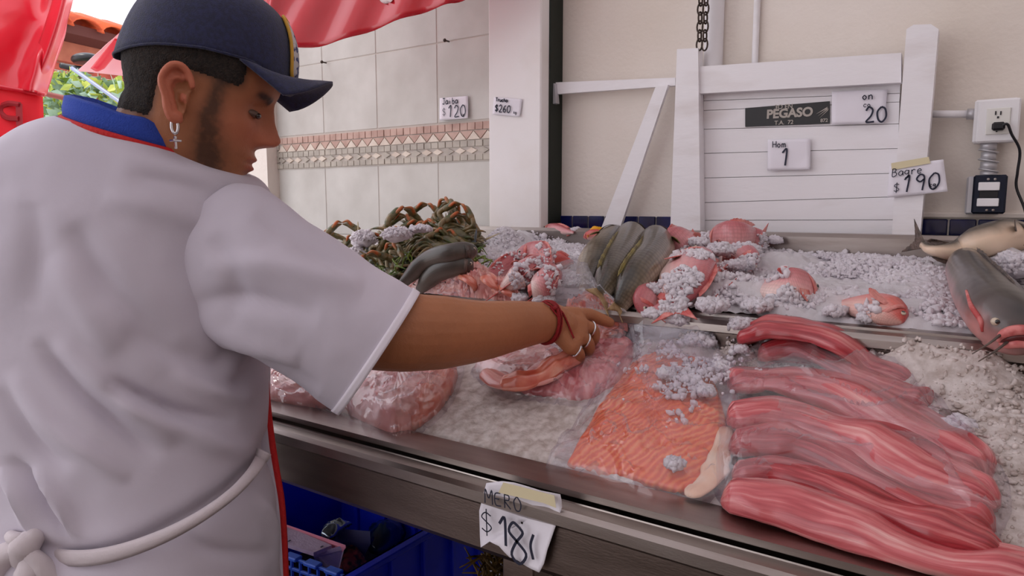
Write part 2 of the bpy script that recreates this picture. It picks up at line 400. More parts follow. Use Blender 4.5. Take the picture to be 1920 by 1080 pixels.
strip('upper_tray_floor', [(.985, 1.03), (.985, .99), (1.41, 1.05), (1.41, 1.09)], M['steel_dull'])
strip('back_rim', [(1.392, 1.03), (1.392, 1.142), (1.400, 1.149), (1.432, 1.149), (1.434, 1.144), (1.41, 1.13), (1.405, 1.03)], M['steel'], xa=-1.40)
strip('underside_panel', [(.63, .80), (.63, .806), (1.40, .90), (1.40, .894)], mat('brown underside', srgb(88, 68, 56), .6, metal=.3, col2=srgb(52, 38, 32), nscale=6))  # panel in mottled dark brown, slightly metallic
for x in (-.43, -1.8, 1.1, 2.1):
    for y in (.665, 1.36):
        box('leg', (x, y, .40), (.045, .045, .80 if y < 1 else .98), M['steel_dull'], ctr, bev=.002)
V, Fc, _ = tube([(-.312, .615, .806), (-.312, .625, .83), (-.312, .63, .85)], .011, 12); 
dr = onY(1140, 1000, .64)
V, Fc, _ = tube([dr+[0, 0, .0], dr+[0, 0, .03]], [.011, .011], 14); a = tube([dr+[0, 0, .0], dr+[0, 0, -.022]], [.0095, .0095], 14)
V, Fc = join([(V, Fc), a[:2]]); mk('drain_spout', V, Fc, M['steel'], ctr)
V, Fc, _ = tube([(x, .951, 1.0) for x in (-.083, -.052)], .012, 12)
lt = onY(1715, 660, .952); V, Fc, _ = loft([[lt+np.array([math.cos(a)*.018, -.004*k, math.sin(a)*.010-.006]) for a in np.arange(16)*PI/8] for k in (0, 1)]); mk('rail_latch', V, Fc, M['steel_dull'], ctr)

# ================================================================ ITEMS ON THE WALL
nY = np.array([0, -1., 0])
def wprism(name, poly, Y, t, mt, parent=None):
    V, Fc = prism([onY(x, y, Y) for x, y in poly], nY, t); return mk(name, V, Fc, mt, parent, smooth=False)
# leaning white shutter
bo = empty('leaning_shutter', onY(1500, 436, 1.45), 'white painted wooden shutter of horizontal boards leaning on the wall behind the counter', 'shutter')
wprism('side_stile', [(1279, 97), (1318, 95), (1322, 440), (1266, 440)], 1.462, .030, M['white_wood'], bo)
wprism('side_stile', [(1703, 62), (1716, 54), (1748, 53), (1762, 62), (1750, 200), (1728, 441), (1676, 441), (1690, 230)], 1.462, .034, M['white_wood'], bo)
wprism('top_rail', [(1318, 128), (1692, 103), (1692, 158), (1318, 178)], 1.462, .022, M['white_wood'], bo)
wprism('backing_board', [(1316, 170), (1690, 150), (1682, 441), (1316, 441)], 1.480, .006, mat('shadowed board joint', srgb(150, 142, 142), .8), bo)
sl = [(166, 190, 154, 176), (190, 208, 176, 192), (208, 243, 192, 233), (243, 288, 233, 279), (288, 334, 279, 325), (334, 380, 325, 369), (380, 413, 369, 412), (413, 442, 412, 442)]
for i, (a, b, c, d) in enumerate(sl):
    wprism('board', [(1322, a+.5), (1689-i, c+.5), (1688-i, d-.5), (1322, b-.5)], 1.472+rng.uniform(-.001, .001), .008, M['white_wood'], bo)
# wall bracket frame
br = empty('bracket_frame', onY(1145, 425, 1.48), 'white flat-bar bracket with a horizontal arm and diagonal brace', 'bracket')
wprism('arm', [(1042, 156), (1270, 147), (1270, 162), (1042, 178)], 1.478, .012, M['white_wood'], br)
wprism('brace', [(1232, 165), (1256, 160), (1165, 430), (1130, 430)], 1.466, .010, M['white_wood'], br)
wprism('hinge', [(1036, 158), (1046, 158), (1049, 195), (1036, 198)], 1.47, .016, M['pipe_grey'], br)
# chains
def chain(px, name, label):
    b = onY(px+2, 92, 1.44); a = b+ZZ*(2.58-b[2]); n = 60; root = empty(name, a, label, 'chain', 'iron chains hanging above the shutter')
    for i in range(n):
        c = a+(b-a)*(i+.5)/n; L_ = np.linalg.norm(b-a)/n*.68; U_ = np.array([1., 0, 0]) if i % 2 else np.array([.25, 1., 0])
        pts = [c+U_*math.cos(t)*.006+ZZ*math.sin(t)*L_ for t in np.linspace(0, 2*PI, 15)]
        V, Fc, _ = tube(pts, .0018, 6, cap=False); mk('chain_link', V, Fc, M['chain'], root)
chain(1309, 'hanging_chain', 'left one of two rusty chains hanging to the white shutter'); chain(1319, 'hanging_chain', 'right one of two rusty chains hanging to the white shutter')
# pipes
def vpipe(px, w, y0, y1, Y, label, nm='wall_pipe'):
    a, b = onY(px, y0, Y), onY(px, y1, Y); a[0] = b[0] = (a[0]+b[0])/2; a[2] = 2.6;  r = abs(onY(px+w/2, 200, Y)[0]-onY(px-w/2, 200, Y)[0])/2
    V, Fc, _ = tube([a, b], r, 16, cap=False); return tag(mk(nm, V, Fc, M['white_wood']), label, 'pipe')
vpipe(1340, 34, -80, 130, 1.488, 'wide white vertical pipe on plaster wall right of the chains')
vpipe(1419, 12, -80, 125, 1.492, 'thin white vertical pipe on plaster wall above the shutter')
# outlet
so = empty('power_outlet', onY(1870, 230, 1.49), 'white surface-mounted power outlet with a black plug in its lower socket', 'outlet')
def bxw(name, x0, y0, x1, y1, Y, t, mt, par, bev=.003):
    A = onY(x0, y0, Y); B = onY(x1, y1, Y); xa, xb = sorted((A[0], B[0])); za, zb = sorted((A[2], B[2]))
    return box(name, ((xa+xb)/2, Y-t/2+.0, (za+zb)/2), (xb-xa, t, zb-za), mt, par, bev=bev)
bxw('back_box', 1829, 192, 1903, 268, 1.49, .032, M['plastic_white'], so)
bxw('face_plate', 1835, 189, 1909, 265, 1.458, .006, M['plastic_white'], so)
bxw('socket_insert', 1851, 204, 1892, 251, 1.452, .003, mat('ivory insert', srgb(222, 220, 214), .4), so, .001)
for x, y, w_, h_ in ((1866, 212, 2, 7), (1875.5, 212, 2, 7), (1869.5, 220, 3.5, 3.5), (1867, 246, 3, 3)):
    bxw('socket_slot', x, y-h_/2, x+w_, y+h_/2, 1.4490, .0012, M['black'], so, 0)
pl = empty('power_plug', onY(1872, 238, 1.44), 'black right-angle plug with its cord hanging down at the right', 'plug')
bxw('plug_body', 1860, 231, 1884, 245, 1.4475, .018, M['black'], pl, .003)
cp_ = [onY(1878, 236, 1.432), onY(1889, 233, 1.43), onY(1897, 252, 1.44), onY(1912, 282, 1.46), onY(1908, 322, 1.47), onY(1906, 352, 1.475), onY(1922, 395, 1.475), onY(1926, 440, 1.47)]
V, Fc, _ = tube(cp_, .0022, 8, 50); mk('cord', V, Fc, M['black'], pl)
cd = empty('conduit', onY(1790, 214, 1.48), 'grey horizontal conduit entering the white outlet box from the left', 'conduit')
V, Fc, _ = tube([onY(1735, 214, 1.478), onY(1822, 214, 1.478)], .0065, 14); mk('tube', V, Fc, M['white_wood'], cd)
V, Fc, _ = tube([onY(1813, 214, 1.478), onY(1833, 214, 1.478)], .0095, 14); mk('connector', V, Fc, M['pipe_grey'], cd)
cv = empty('conduit', onY(1852, 300, 1.48), 'ribbed grey conduit nipple joining the outlet to the switch box', 'conduit')
for y0, y1, r in ((266, 282, .0125), (282, 285, .0155), (285, 300, .0115), (300, 303, .016), (303, 318, .0125), (318, 321, .0155), (321, 332, .0130)):
    V, Fc, _ = tube([onY(1854, y0, 1.474), onY(1853, y1, 1.474)], r, 18); mk('collar' if r > .015 else 'tube', V, Fc, M['pipe_grey'], cv)
sw = empty('switch_box', onY(1850, 365, 1.48), 'dark metal switch box holding two white switch modules', 'switch')
bxw('back_box', 1814, 332, 1874, 402, 1.49, .03, M['pipe_grey'], sw)
bxw('frame', 1826, 329, 1884, 401, 1.46, .012, mat('blue black metal', srgb(34, 40, 56), .25, metal=.6), sw)
bxw('switch_module', 1835, 342, 1874, 357, 1.449, .006, M['plastic_white'], sw, .001)
bxw('switch_module', 1832, 372, 1872, 387, 1.449, .006, M['plastic_white'], sw, .001)
bxw('bridge', 1836, 358, 1871, 371, 1.4485, .002, M['black'], sw, .001)
for x, y in ((1853, 336), (1866, 336), (1850, 394), (1862, 394)):
    V, Fc, _ = tube([onY(x, y, 1.449), onY(x, y, 1.446)], .0022, 10); mk('screw', V, Fc, M['steel'], sw)
# price papers
def paper(poly, Y, lines, label, curl=.002, group=None, lean=None):
    A, B, C_, D = [onY(x, y, Y) for x, y in poly]   # tl tr br bl
    n = 10; rings = []
    for i in range(n+1):
        row = []
        for j in range(n+1):
            u, v = j/n, i/n
            p = (A*(1-u)+B*u)*(1-v)+(D*(1-u)+C_*u)*v
            row.append(p+nY*(.0012+curl*abs(math.sin(u*2.4+v*2))*(.4+v)))
        rings.append(row)
    V, Fc, uv = loft(rings, cap=False, closed=False)
    o = mk('price_card', V, Fc, M['paper'], thick=.0005)
    tag(o, label, 'price card', group)
    U_ = (B-A); wd = np.linalg.norm(U_); U_ = U_/wd; W_ = (A-D); hd = np.linalg.norm(W_); W_ = W_/hd
    for txt, u, v, h, r in lines:
        write(txt, D+U_*u*wd+W_*v*hd+nY*(.0026+curl), U_, W_, h*hd, r, o, nY)
    return o
paper([(825, 184), (878, 180), (879, 222), (826, 226)], 1.487, [('Jaiba', .12, .70, .26, .0011), ('$', .1, .18, .36, .0005), ('120', .30, .12, .50, .0014), ('kg', .78, .14, .12, .0005)], 'price card reading Jaiba 120 taped to the grey tiles left of the column')
paper([(927, 182), (980, 186), (976, 219), (925, 215)], 1.403, [('Trucha', .10, .76, .20, .0011), ('$260', .08, .18, .40, .0012), ('kg', .76, .16, .14, .0007)], 'price card reading Trucha $260 on the white column')
paper([(1560, 172), (1664, 168), (1659, 231), (1560, 234)], 1.458, [('on', .56, .72, .22, .0009), ('co', .58, .5, .15, .0006), ('20', .60, .06, .44, .0016)], 'price card ending in 20 pinned at the upper right of the shutter boards')
paper([(1440, 262), (1520, 260), (1520, 318), (1440, 320)], 1.458, [('Hom', .12, .74, .2, .0008), ('1', .3, .16, .52, .0017)], 'price card with a large 1 pinned in the middle of the shutter boards')
bgc = paper([(1668, 312), (1769, 299), (1777, 359), (1664, 371)], 1.424, [('Bagre', .06, .66, .24, .0007), ('$', .10, .14, .3, .0006), ('190', .26, .12, .50, .0014), ('kg', .78, .2, .13, .0007)], 'price card reading Bagre 190 on the right post of the shutter with tape on top', .002)
V, Fc = prism([onY(x, y, 1.420) for x, y in ((1671, 306), (1741, 294), (1745, 306), (1672, 319))], nY, .0005); mk('tape', V, Fc, M['tape'], bgc, smooth=False)
# black metal nameplate
npl = empty('nameplate', onY(1500, 212, 1.46), 'black nameplate with pale raised lettering on the upper shutter board', 'sign')
wprism('plate', [(1398, 203), (1556, 190), (1556, 232), (1398, 238)], 1.4635, .003, mat('black enamel', srgb(30, 28, 30), .4), npl)
lm = mat('worn lettering', srgb(176, 168, 160), .6)
O = onY(1402, 226, 1.4600); U_ = onY(1556, 217, 1.46)-O; U_ /= np.linalg.norm(U_); W_ = np.cross(nY, U_)*-1
if W_[2] < 0: W_ = -W_
def ptext(txt, px, py, size, par, bold=.0006):
    cu = bpy.data.curves.new('letters', 'FONT'); cu.body = txt; cu.size = size; cu.extrude = .0004; cu.offset = bold*.3
    to = bpy.data.objects.new('t', cu); COL.objects.link(to); dg = bpy.context.evaluated_depsgraph_get()
    me = bpy.data.meshes.new_from_object(to.evaluated_get(dg)); bpy.data.objects.remove(to)
    me.materials.clear(); me.materials.append(lm)
    o = bpy.data.objects.new('lettering', me); COL.objects.link(o)
    p = onY(px, py, 1.4598)
    mw = Matrix(((U_[0], W_[0], nY[0], p[0]), (U_[1], W_[1], nY[1], p[1]), (U_[2], W_[2], nY[2], p[2]), (0, 0, 0, 1)))
    me.transform(mw); attach(o, par); return o
ptext('3O EN', 1452, 205, .012, npl); ptext('PEGASO', 1437, 222, .0235, npl, .003); ptext('T.A.  72', 1452, 234, .011, npl); ptext('872', 1538, 229, .009, npl)
wing = [prism([onY(1530+a, 214-b, 1.4600), onY(1552+a*.4, 200-b*.4, 1.46), onY(1550+a*.4, 204-b*.4, 1.46)], nY, .0006) for a, b in ((0, 0), (3, -4), (6, -8))]
V, Fc = join(wing); mk('wing_emblem', V, Fc, lm, npl, smooth=False)
# nails and hooks on the tiles
for (x, y, lb) in ((612, 118, 'small dark nail in tile joint below red banner'), (842, 78, 'small brass hook in tile joint near the column')):
    p = onY(x, y, 1.488); V, Fc = join([tube([p, p+nY*.018], .0022, 8)[:2], ellipsoid(p+nY*.018, (.005, .004, .005), nu=8, nv=6)]); tag(mk('wall_hook', V, Fc, M['chain']), lb, 'hook')

# ================================================================ MERO SIGN
ms = []
def onF(x, y): return onY(x, y, .5955)
out = [(917, 903), (945, 900), (985, 908), (1052, 926), (1056, 950), (1040, 1000), (1028, 1050), (1019, 1067), (990, 1055), (962, 1040), (944, 1018), (925, 1010), (908, 1022), (902, 985), (903, 955)]
cen = onF(980, 980); rings = []
for k, r in enumerate(np.linspace(0.03, 1, 12)):
    rings.append([cen+(onF(x, y)-cen)*r+nY*(.001+.004*abs(math.sin(x*.03+y*.02))*r+(.0035*r*r if y > 1000 else 0)) for x, y in [out[int(i)] if i == int(i) else ((out[int(i)][0]+out[(int(i)+1) % 15][0])/2, (out[int(i)][1]+out[(int(i)+1) % 15][1])/2) for i in np.arange(0, 15, .5)]])
V, Fc, _ = loft(rings, cap=False)
sign = tag(mk('price_sign', V, Fc, M['paper'], thick=.0006), 'crumpled paper sign reading MERO $18 taped to the counter front', 'sign')
def fwrite(txt, x, y, h, r, ux=1, uy=.25, mt=None):
    O = onF(x, y)+nY*.0105; U_ = onF(x+40*ux, y+40*uy)-onF(x, y); U_ /= np.linalg.norm(U_); W_ = np.cross(U_, nY); W_ = -W_ if W_[2] < 0 else W_
    write(txt, O, U_, W_, h, r, sign, nY, adv=1.05)
fwrite('MERO', 920, 936, .016, .0007); fwrite('$', 912, 992, .028, .0007)
fwrite('1', 946, 1014, .031, .0017, 1, .15); fwrite('8', 964, 1046, .045, .0016, 1, .15); fwrite('(', 1001, 1040, .027, .0016, 1, .1)
V, Fc = prism([onF(x, y)+nY*.0112 for x, y in ((955, 898), (1050, 922), (1053, 945), (1030, 936), (946, 917))], nY, .0003); mk('tape', V, Fc, M['tape'], sign, smooth=False)
# ================================================================ ICE
def ice_mat(name, a, b, tr=.42, ns=14):
    mt = bpy.data.materials.new(name); mt.use_nodes = True; t = mt.node_tree; N = t.nodes; L = t.links; N.remove(N['Principled BSDF']); o = N['Material Output']
    tc = N.new('ShaderNodeTexCoord'); nz = N.new('ShaderNodeTexNoise'); nz.inputs['Scale'].default_value = ns; nz.inputs['Detail'].default_value = 4; L.new(tc.outputs['Object'], nz.inputs['Vector'])
    r = N.new('ShaderNodeValToRGB'); L.new(nz.outputs[0], r.inputs[0]); e = r.color_ramp.elements; e[0].position = .35; e[0].color = (*a, 1); e[1].position = .68; e[1].color = (*b, 1)
    n2 = N.new('ShaderNodeTexNoise'); n2.inputs['Scale'].default_value = 240; L.new(tc.outputs['Object'], n2.inputs['Vector']); bp = N.new('ShaderNodeBump'); bp.inputs['Strength'].default_value = .3; bp.inputs['Distance'].default_value = .004; L.new(n2.outputs[0], bp.inputs['Height'])
    d = N.new('ShaderNodeBsdfDiffuse'); tl = N.new('ShaderNodeBsdfTranslucent'); gl = N.new('ShaderNodeBsdfGlossy'); gl.inputs['Roughness'].default_value = .2
    for q in (d, tl): L.new(r.outputs[0], q.inputs[0])
    for q in (d, gl): L.new(bp.outputs[0], q.inputs['Normal'])
    m1 = N.new('ShaderNodeMixShader'); m1.inputs[0].default_value = tr; L.new(d.outputs[0], m1.inputs[1]); L.new(tl.outputs[0], m1.inputs[2])
    m2 = N.new('ShaderNodeMixShader'); m2.inputs[0].default_value = .05; L.new(m1.outputs[0], m2.inputs[1]); L.new(gl.outputs[0], m2.inputs[2]); L.new(m2.outputs[0], o.inputs[0]); return mt
M['ice'] = ice_mat('crushed ice', srgb(252, 248, 252), srgb(240, 234, 240)); M['ice_wet'] = ice_mat('wet fine ice', srgb(240, 230, 226), srgb(196, 180, 172), .3, 75)
bumps = []
def bump(px, py, r, h, lift=0): p = onS(px, py, lift); bumps.append((p[0], p[1], r, h))
for a in [(905, 500, .05, .04), (945, 470, .06, .05), (1000, 455, .06, .05), (1060, 455, .06, .045), (1010, 440, .05, .045), (1090, 500, .05, .02), (960, 520, .05, .015), (1270, 560, .05, .02), (1350, 470, .07, .03), (1340, 560, .06, .02),
          (1420, 470, .07, .02), (1400, 560, .06, .02), (1460, 500, .06, .02), (1300, 480, .06, .025), (1560, 470, .06, .010), (1620, 500, .07, .010), (1700, 520, .07, .012), (1500, 560, .05, .010), (1600, 570, .05, .006), (1700, 580, .05, .008), (1880, 500, .06, .03), (1910, 520, .05, .03),
          (1560, 460, .08, .012), (1750, 590, .04, .006), (1450, 590, .03, .006), (1230, 600, .04, .012)]: bump(*a)
lowb = []
for a in [(1300, 640, .03, .035), (1390, 620, .03, .03), (1210, 700, .05, .01), (1700, 670, .04, .03), (1760, 720, .06, .025), (1860, 760, .07, .02), (1620, 640, .03, .02), (1900, 860, .06, .02), (1880, 960, .06, .01), (1180, 760, .04, .005), (1860, 700, .05, .02)]: bump(*a)
def icez(X, Y):
    z = np.where(Y < .968, .893+(Y-.655)*.33, 1.050+(Y-YR1)*.14)
    for bx, by, r, h in bumps:
        same = (by < .968) == (Y < .968)
        z = z + np.where(same, h*np.exp(-((X-bx)**2+(Y-by)**2)/(2*(r*.6)**2)), 0)
    return z
def ice_sheet(name, xa, xb, ya, yb, st, label, mt, amp=.004):
    st *= .72; xs_ = np.arange(xa, xb, st); ys_ = np.arange(ya, yb, st*.9); X, Y = np.meshgrid(xs_, ys_, indexing='ij')
    Zc = icez(X, Y); p = np.stack([X, Y, Zc], -1)
    n = fbm(p, 45, 3, 1)*amp*1.5+(.5-np.abs(fbm(p, 95, 2, 2)))*amp*1.5+fbm(p, 12, 2, 3)*amp*1.6
    p[..., 2] += n; edge = np.minimum(Y-ya, yb-Y); p[..., 2] -= np.clip(.012-edge, 0, .012)*.8
    V, Fc, _ = loft(p, cap=False, closed=False); return tag(mk(name, V, [f[::-1] for f in Fc], mt), label, 'ice', kind='stuff')
ice_lo = ice_sheet('crushed_ice', -1.35, .75, YL+.008, .953, .0042, 'bed of fine crushed ice in the lower front tray', M['ice_wet'], .0022)
ice_up = ice_sheet('crushed_ice', -1.46, 1.1, .990, 1.388, .0048, 'bed of crushed ice in the upper back tray', M['ice'], .0048)
# loose ice granules
_ico = None
def ico():
    global _ico
    if _ico is None:
        t = (1+5**.5)/2; v = np.array([(-1, t, 0), (1, t, 0), (-1, -t, 0), (1, -t, 0), (0, -1, t), (0, 1, t), (0, -1, -t), (0, 1, -t), (t, 0, -1), (t, 0, 1), (-t, 0, -1), (-t, 0, 1)])/1.9
        f = [(0, 11, 5), (0, 5, 1), (0, 1, 7), (0, 7, 10), (0, 10, 11), (1, 5, 9), (5, 11, 4), (11, 10, 2), (10, 7, 6), (7, 1, 8), (3, 9, 4), (3, 4, 2), (3, 2, 6), (3, 6, 8), (3, 8, 9), (4, 9, 5), (2, 4, 11), (6, 2, 10), (8, 6, 7), (9, 8, 1)]
        _ico = (v, np.array(f))
    return _ico
def granules(name, C_, size, mt, label, kind='stuff', cat='ice'):
    v, f = ico(); n = len(C_); s = size*(.5+rng.rand(n, 1, 1)**2*1.3)
    V = v[None]*(1+.35*rng.randn(n, 12, 1).clip(-1, 1))*(1+.3*rng.randn(n, 1, 3))*s+np.asarray(C_)[:, None]
    Fc = (f[None]+np.arange(n)[:, None, None]*12).reshape(-1, 3)
    me = bpy.data.meshes.new(name); me.vertices.add(n*12); me.vertices.foreach_set('co', V.ravel()); me.loops.add(len(Fc)*3); me.loops.foreach_set('vertex_index', Fc.ravel())
    me.polygons.add(len(Fc)); me.polygons.foreach_set('loop_start', np.arange(len(Fc))*3); me.polygons.foreach_set('use_smooth', np.ones(len(Fc), bool)); me.update(calc_edges=True)
    me.materials.append(mt); o = bpy.data.objects.new(name, me); COL.objects.link(o)
    return tag(o, label, cat, kind=kind) if label else o
n = 42000; X = rng.uniform(-1.3, .7, n); Y = rng.uniform(.995, 1.385, n); Zc = icez(X, Y)
dens = fbm(np.stack([X, Y, Zc], -1), 14, 2, 5); k = dens > -.15
granules('loose_ice', np.stack([X, Y, Zc+.003], -1)[k], .0030, M['ice'], 'loose ice granules scattered over the back tray')
n = 14000; X = rng.uniform(-.9, .6, n); Y = rng.uniform(.68, .95, n); Zc = icez(X, Y); k = (X > -.12) | (Y > .9)
granules('loose_ice', np.stack([X, Y, Zc+.001], -1)[k], .0022, M['ice_wet'], 'loose ice granules at the right of the front tray')
def clump(px, py, dz, r, n, label, flat=.6, size=.0045, mt=None, gs=.65, gn=2.2):
    size *= gs; n = int(n*gn)
    """a clump of stuck ice granules lying on what is below it"""
    c = onS(px, py, dz); q = rng.randn(n, 3)*.45; q /= np.maximum(1, np.linalg.norm(q, axis=1, keepdims=True)); q[:, 2] = np.abs(q[:, 2])*flat
    v, f = ellipsoid((0, 0, 0), (1, 1, flat), nu=22, nv=14); v = v*(.62+.30*fbm(v, 2.5, 3, int(px))[:, None]); 
    g, gf = ico(); parts_v = [v*r+c]; parts_f = [tuple(x) for x in f]; nn = len(v)
    for k in range(n):
        s = size*(.5+rng.rand()**2*1.4); d_ = rng.randn(3); d_[2] = abs(d_[2])-.2; d_ /= np.linalg.norm(d_); b = .62+.30*fbm((d_*[1, 1, flat])[None], 2.5, 3, int(px))[0]
        p = c+r*b*d_*[1, 1, flat]*rng.uniform(.92, 1.12)
        parts_v.append(g*s*(1+.3*rng.randn(12, 1))+p); parts_f += [tuple(int(i)+nn for i in t) for t in gf]; nn += 12
    return tag(mk('ice_clump', np.vstack(parts_v), parts_f, mt or M['ice']), label, 'ice', kind='stuff')

# ================================================================ FISH BUILDER
def fmat(name, belly, side, back, rough=.3, scale=(60, 22), sc=.35, blot=None):
    """skin colour runs round the body (v) from belly to back; scales from a voronoi on the skin's own uv"""
    mt = bpy.data.materials.new(name); mt.use_nodes = True; t = mt.node_tree; N = t.nodes; L = t.links; b = N['Principled BSDF']
    a = N.new('ShaderNodeVertexColor'); a.layer_name = 'Col'; sp_ = N.new('ShaderNodeSeparateColor'); L.new(a.outputs[0], sp_.inputs[0])
    tc = N.new('ShaderNodeTexCoord'); nz = N.new('ShaderNodeTexNoise'); nz.inputs['Scale'].default_value = 18; nz.inputs['Detail'].default_value = 4; L.new(tc.outputs['Object'], nz.inputs['Vector'])
    ad = N.new('ShaderNodeMath'); ad.operation = 'MULTIPLY_ADD'; L.new(nz.outputs[0], ad.inputs[0]); ad.inputs[1].default_value = .35; ad.inputs[2].default_value = -.17
    ad2 = N.new('ShaderNodeMath'); ad2.operation = 'ADD'; L.new(sp_.outputs[0], ad2.inputs[0]); L.new(ad.outputs[0], ad2.inputs[1])
    r = N.new('ShaderNodeValToRGB'); L.new(ad2.outputs[0], r.inputs[0]); e = r.color_ramp.elements
    e[0].position = .12; e[0].color = (*belly, 1); e[1].position = .9; e[1].color = (*back, 1); q = e.new(.5); q.color = (*side, 1)
    mp = N.new('ShaderNodeMapping'); mp.inputs['Scale'].default_value = (scale[0], scale[1], 1); L.new(tc.outputs['UV'], mp.inputs[0])
    vo = N.new('ShaderNodeTexVoronoi'); vo.inputs['Scale'].default_value = 1; vo.inputs['Randomness'].default_value = .25; L.new(mp.outputs[0], vo.inputs['Vector'])
    mx = N.new('ShaderNodeMix'); mx.data_type = 'RGBA'; mx.blend_type = 'MULTIPLY'; mr = N.new('ShaderNodeMapRange'); mr.inputs[1].default_value = .2; mr.inputs[2].default_value = .65; mr.inputs[4].default_value = sc
    L.new(vo.outputs['Distance'], mr.inputs[0]); L.new(mr.outputs[0], mx.inputs[0]); L.new(r.outputs[0], mx.inputs[6]); mx.inputs[7].default_value = (.42, .38, .36, 1)
    L.new(mx.outputs[2], b.inputs['Base Color']); b.inputs['Roughness'].default_value = rough; b.inputs['Coat Weight'].default_value = .35; b.inputs['Coat Roughness'].default_value = .15
    bp = N.new('ShaderNodeBump'); bp.inputs['Strength'].default_value = .35*min(1, sc*3); bp.inputs['Distance'].default_value = .002; bp.invert = True; L.new(vo.outputs['Distance'], bp.inputs['Height']); L.new(bp.outputs[0], b.inputs['Normal'])
    return mt
FM = {
 'mullet': fmat('mullet skin', srgb(200, 184, 164), srgb(112, 98, 76), srgb(54, 49, 41), .3, (44, 22), .75),
 'snapper': fmat('pink snapper skin', srgb(236, 206, 200), srgb(226, 158, 160), srgb(186, 96, 102), .3, (46, 26), .3),
 'red': fmat('red snapper skin', srgb(236, 190, 180), srgb(224, 110, 100), srgb(196, 72, 66), .3, (46, 26), .25),
 'cat': fmat('catfish skin', srgb(206, 140, 136), srgb(92, 80, 78), srgb(50, 44, 42), .32, (24, 14), .12),
 'catbelly': fmat('catfish pale belly skin', srgb(80, 72, 62), srgb(232, 204, 178), srgb(240, 216, 190), .35, (10, 8), .05),
 'eel': fmat('dark slender fish skin', srgb(98, 86, 76), srgb(70, 62, 54), srgb(50, 44, 38), .4, (120, 30), .12),
}
M['fin_red'] = mat('red fin', srgb(200, 92, 88), .4, col2=srgb(226, 150, 142), nscale=40, stretch=(1, 1, 1), bump=(200, .3))
M['fin_olive'] = mat('olive fin', srgb(150, 136, 72), .4, col2=srgb(110, 96, 52), nscale=50, bump=(200, .3))
M['fin_tail'] = mat('yellow tail fin', srgb(176, 148, 108), .4, col2=srgb(140, 112, 78), nscale=50, bump=(200, .3))
M['fin_dark'] = mat('dark fin', srgb(70, 62, 58), .4, col2=srgb(100, 84, 76), nscale=50, bump=(200, .3))
M['eye_white'] = mat('fish eye rim', srgb(196, 180, 160), .15, coat=.5); M['pupil'] = mat('fish pupil', srgb(10, 10, 12), .05, coat=1)
M['mouth'] = mat('pink mouth', srgb(212, 128, 124), .35, col2=srgb(176, 70, 70), nscale=60)
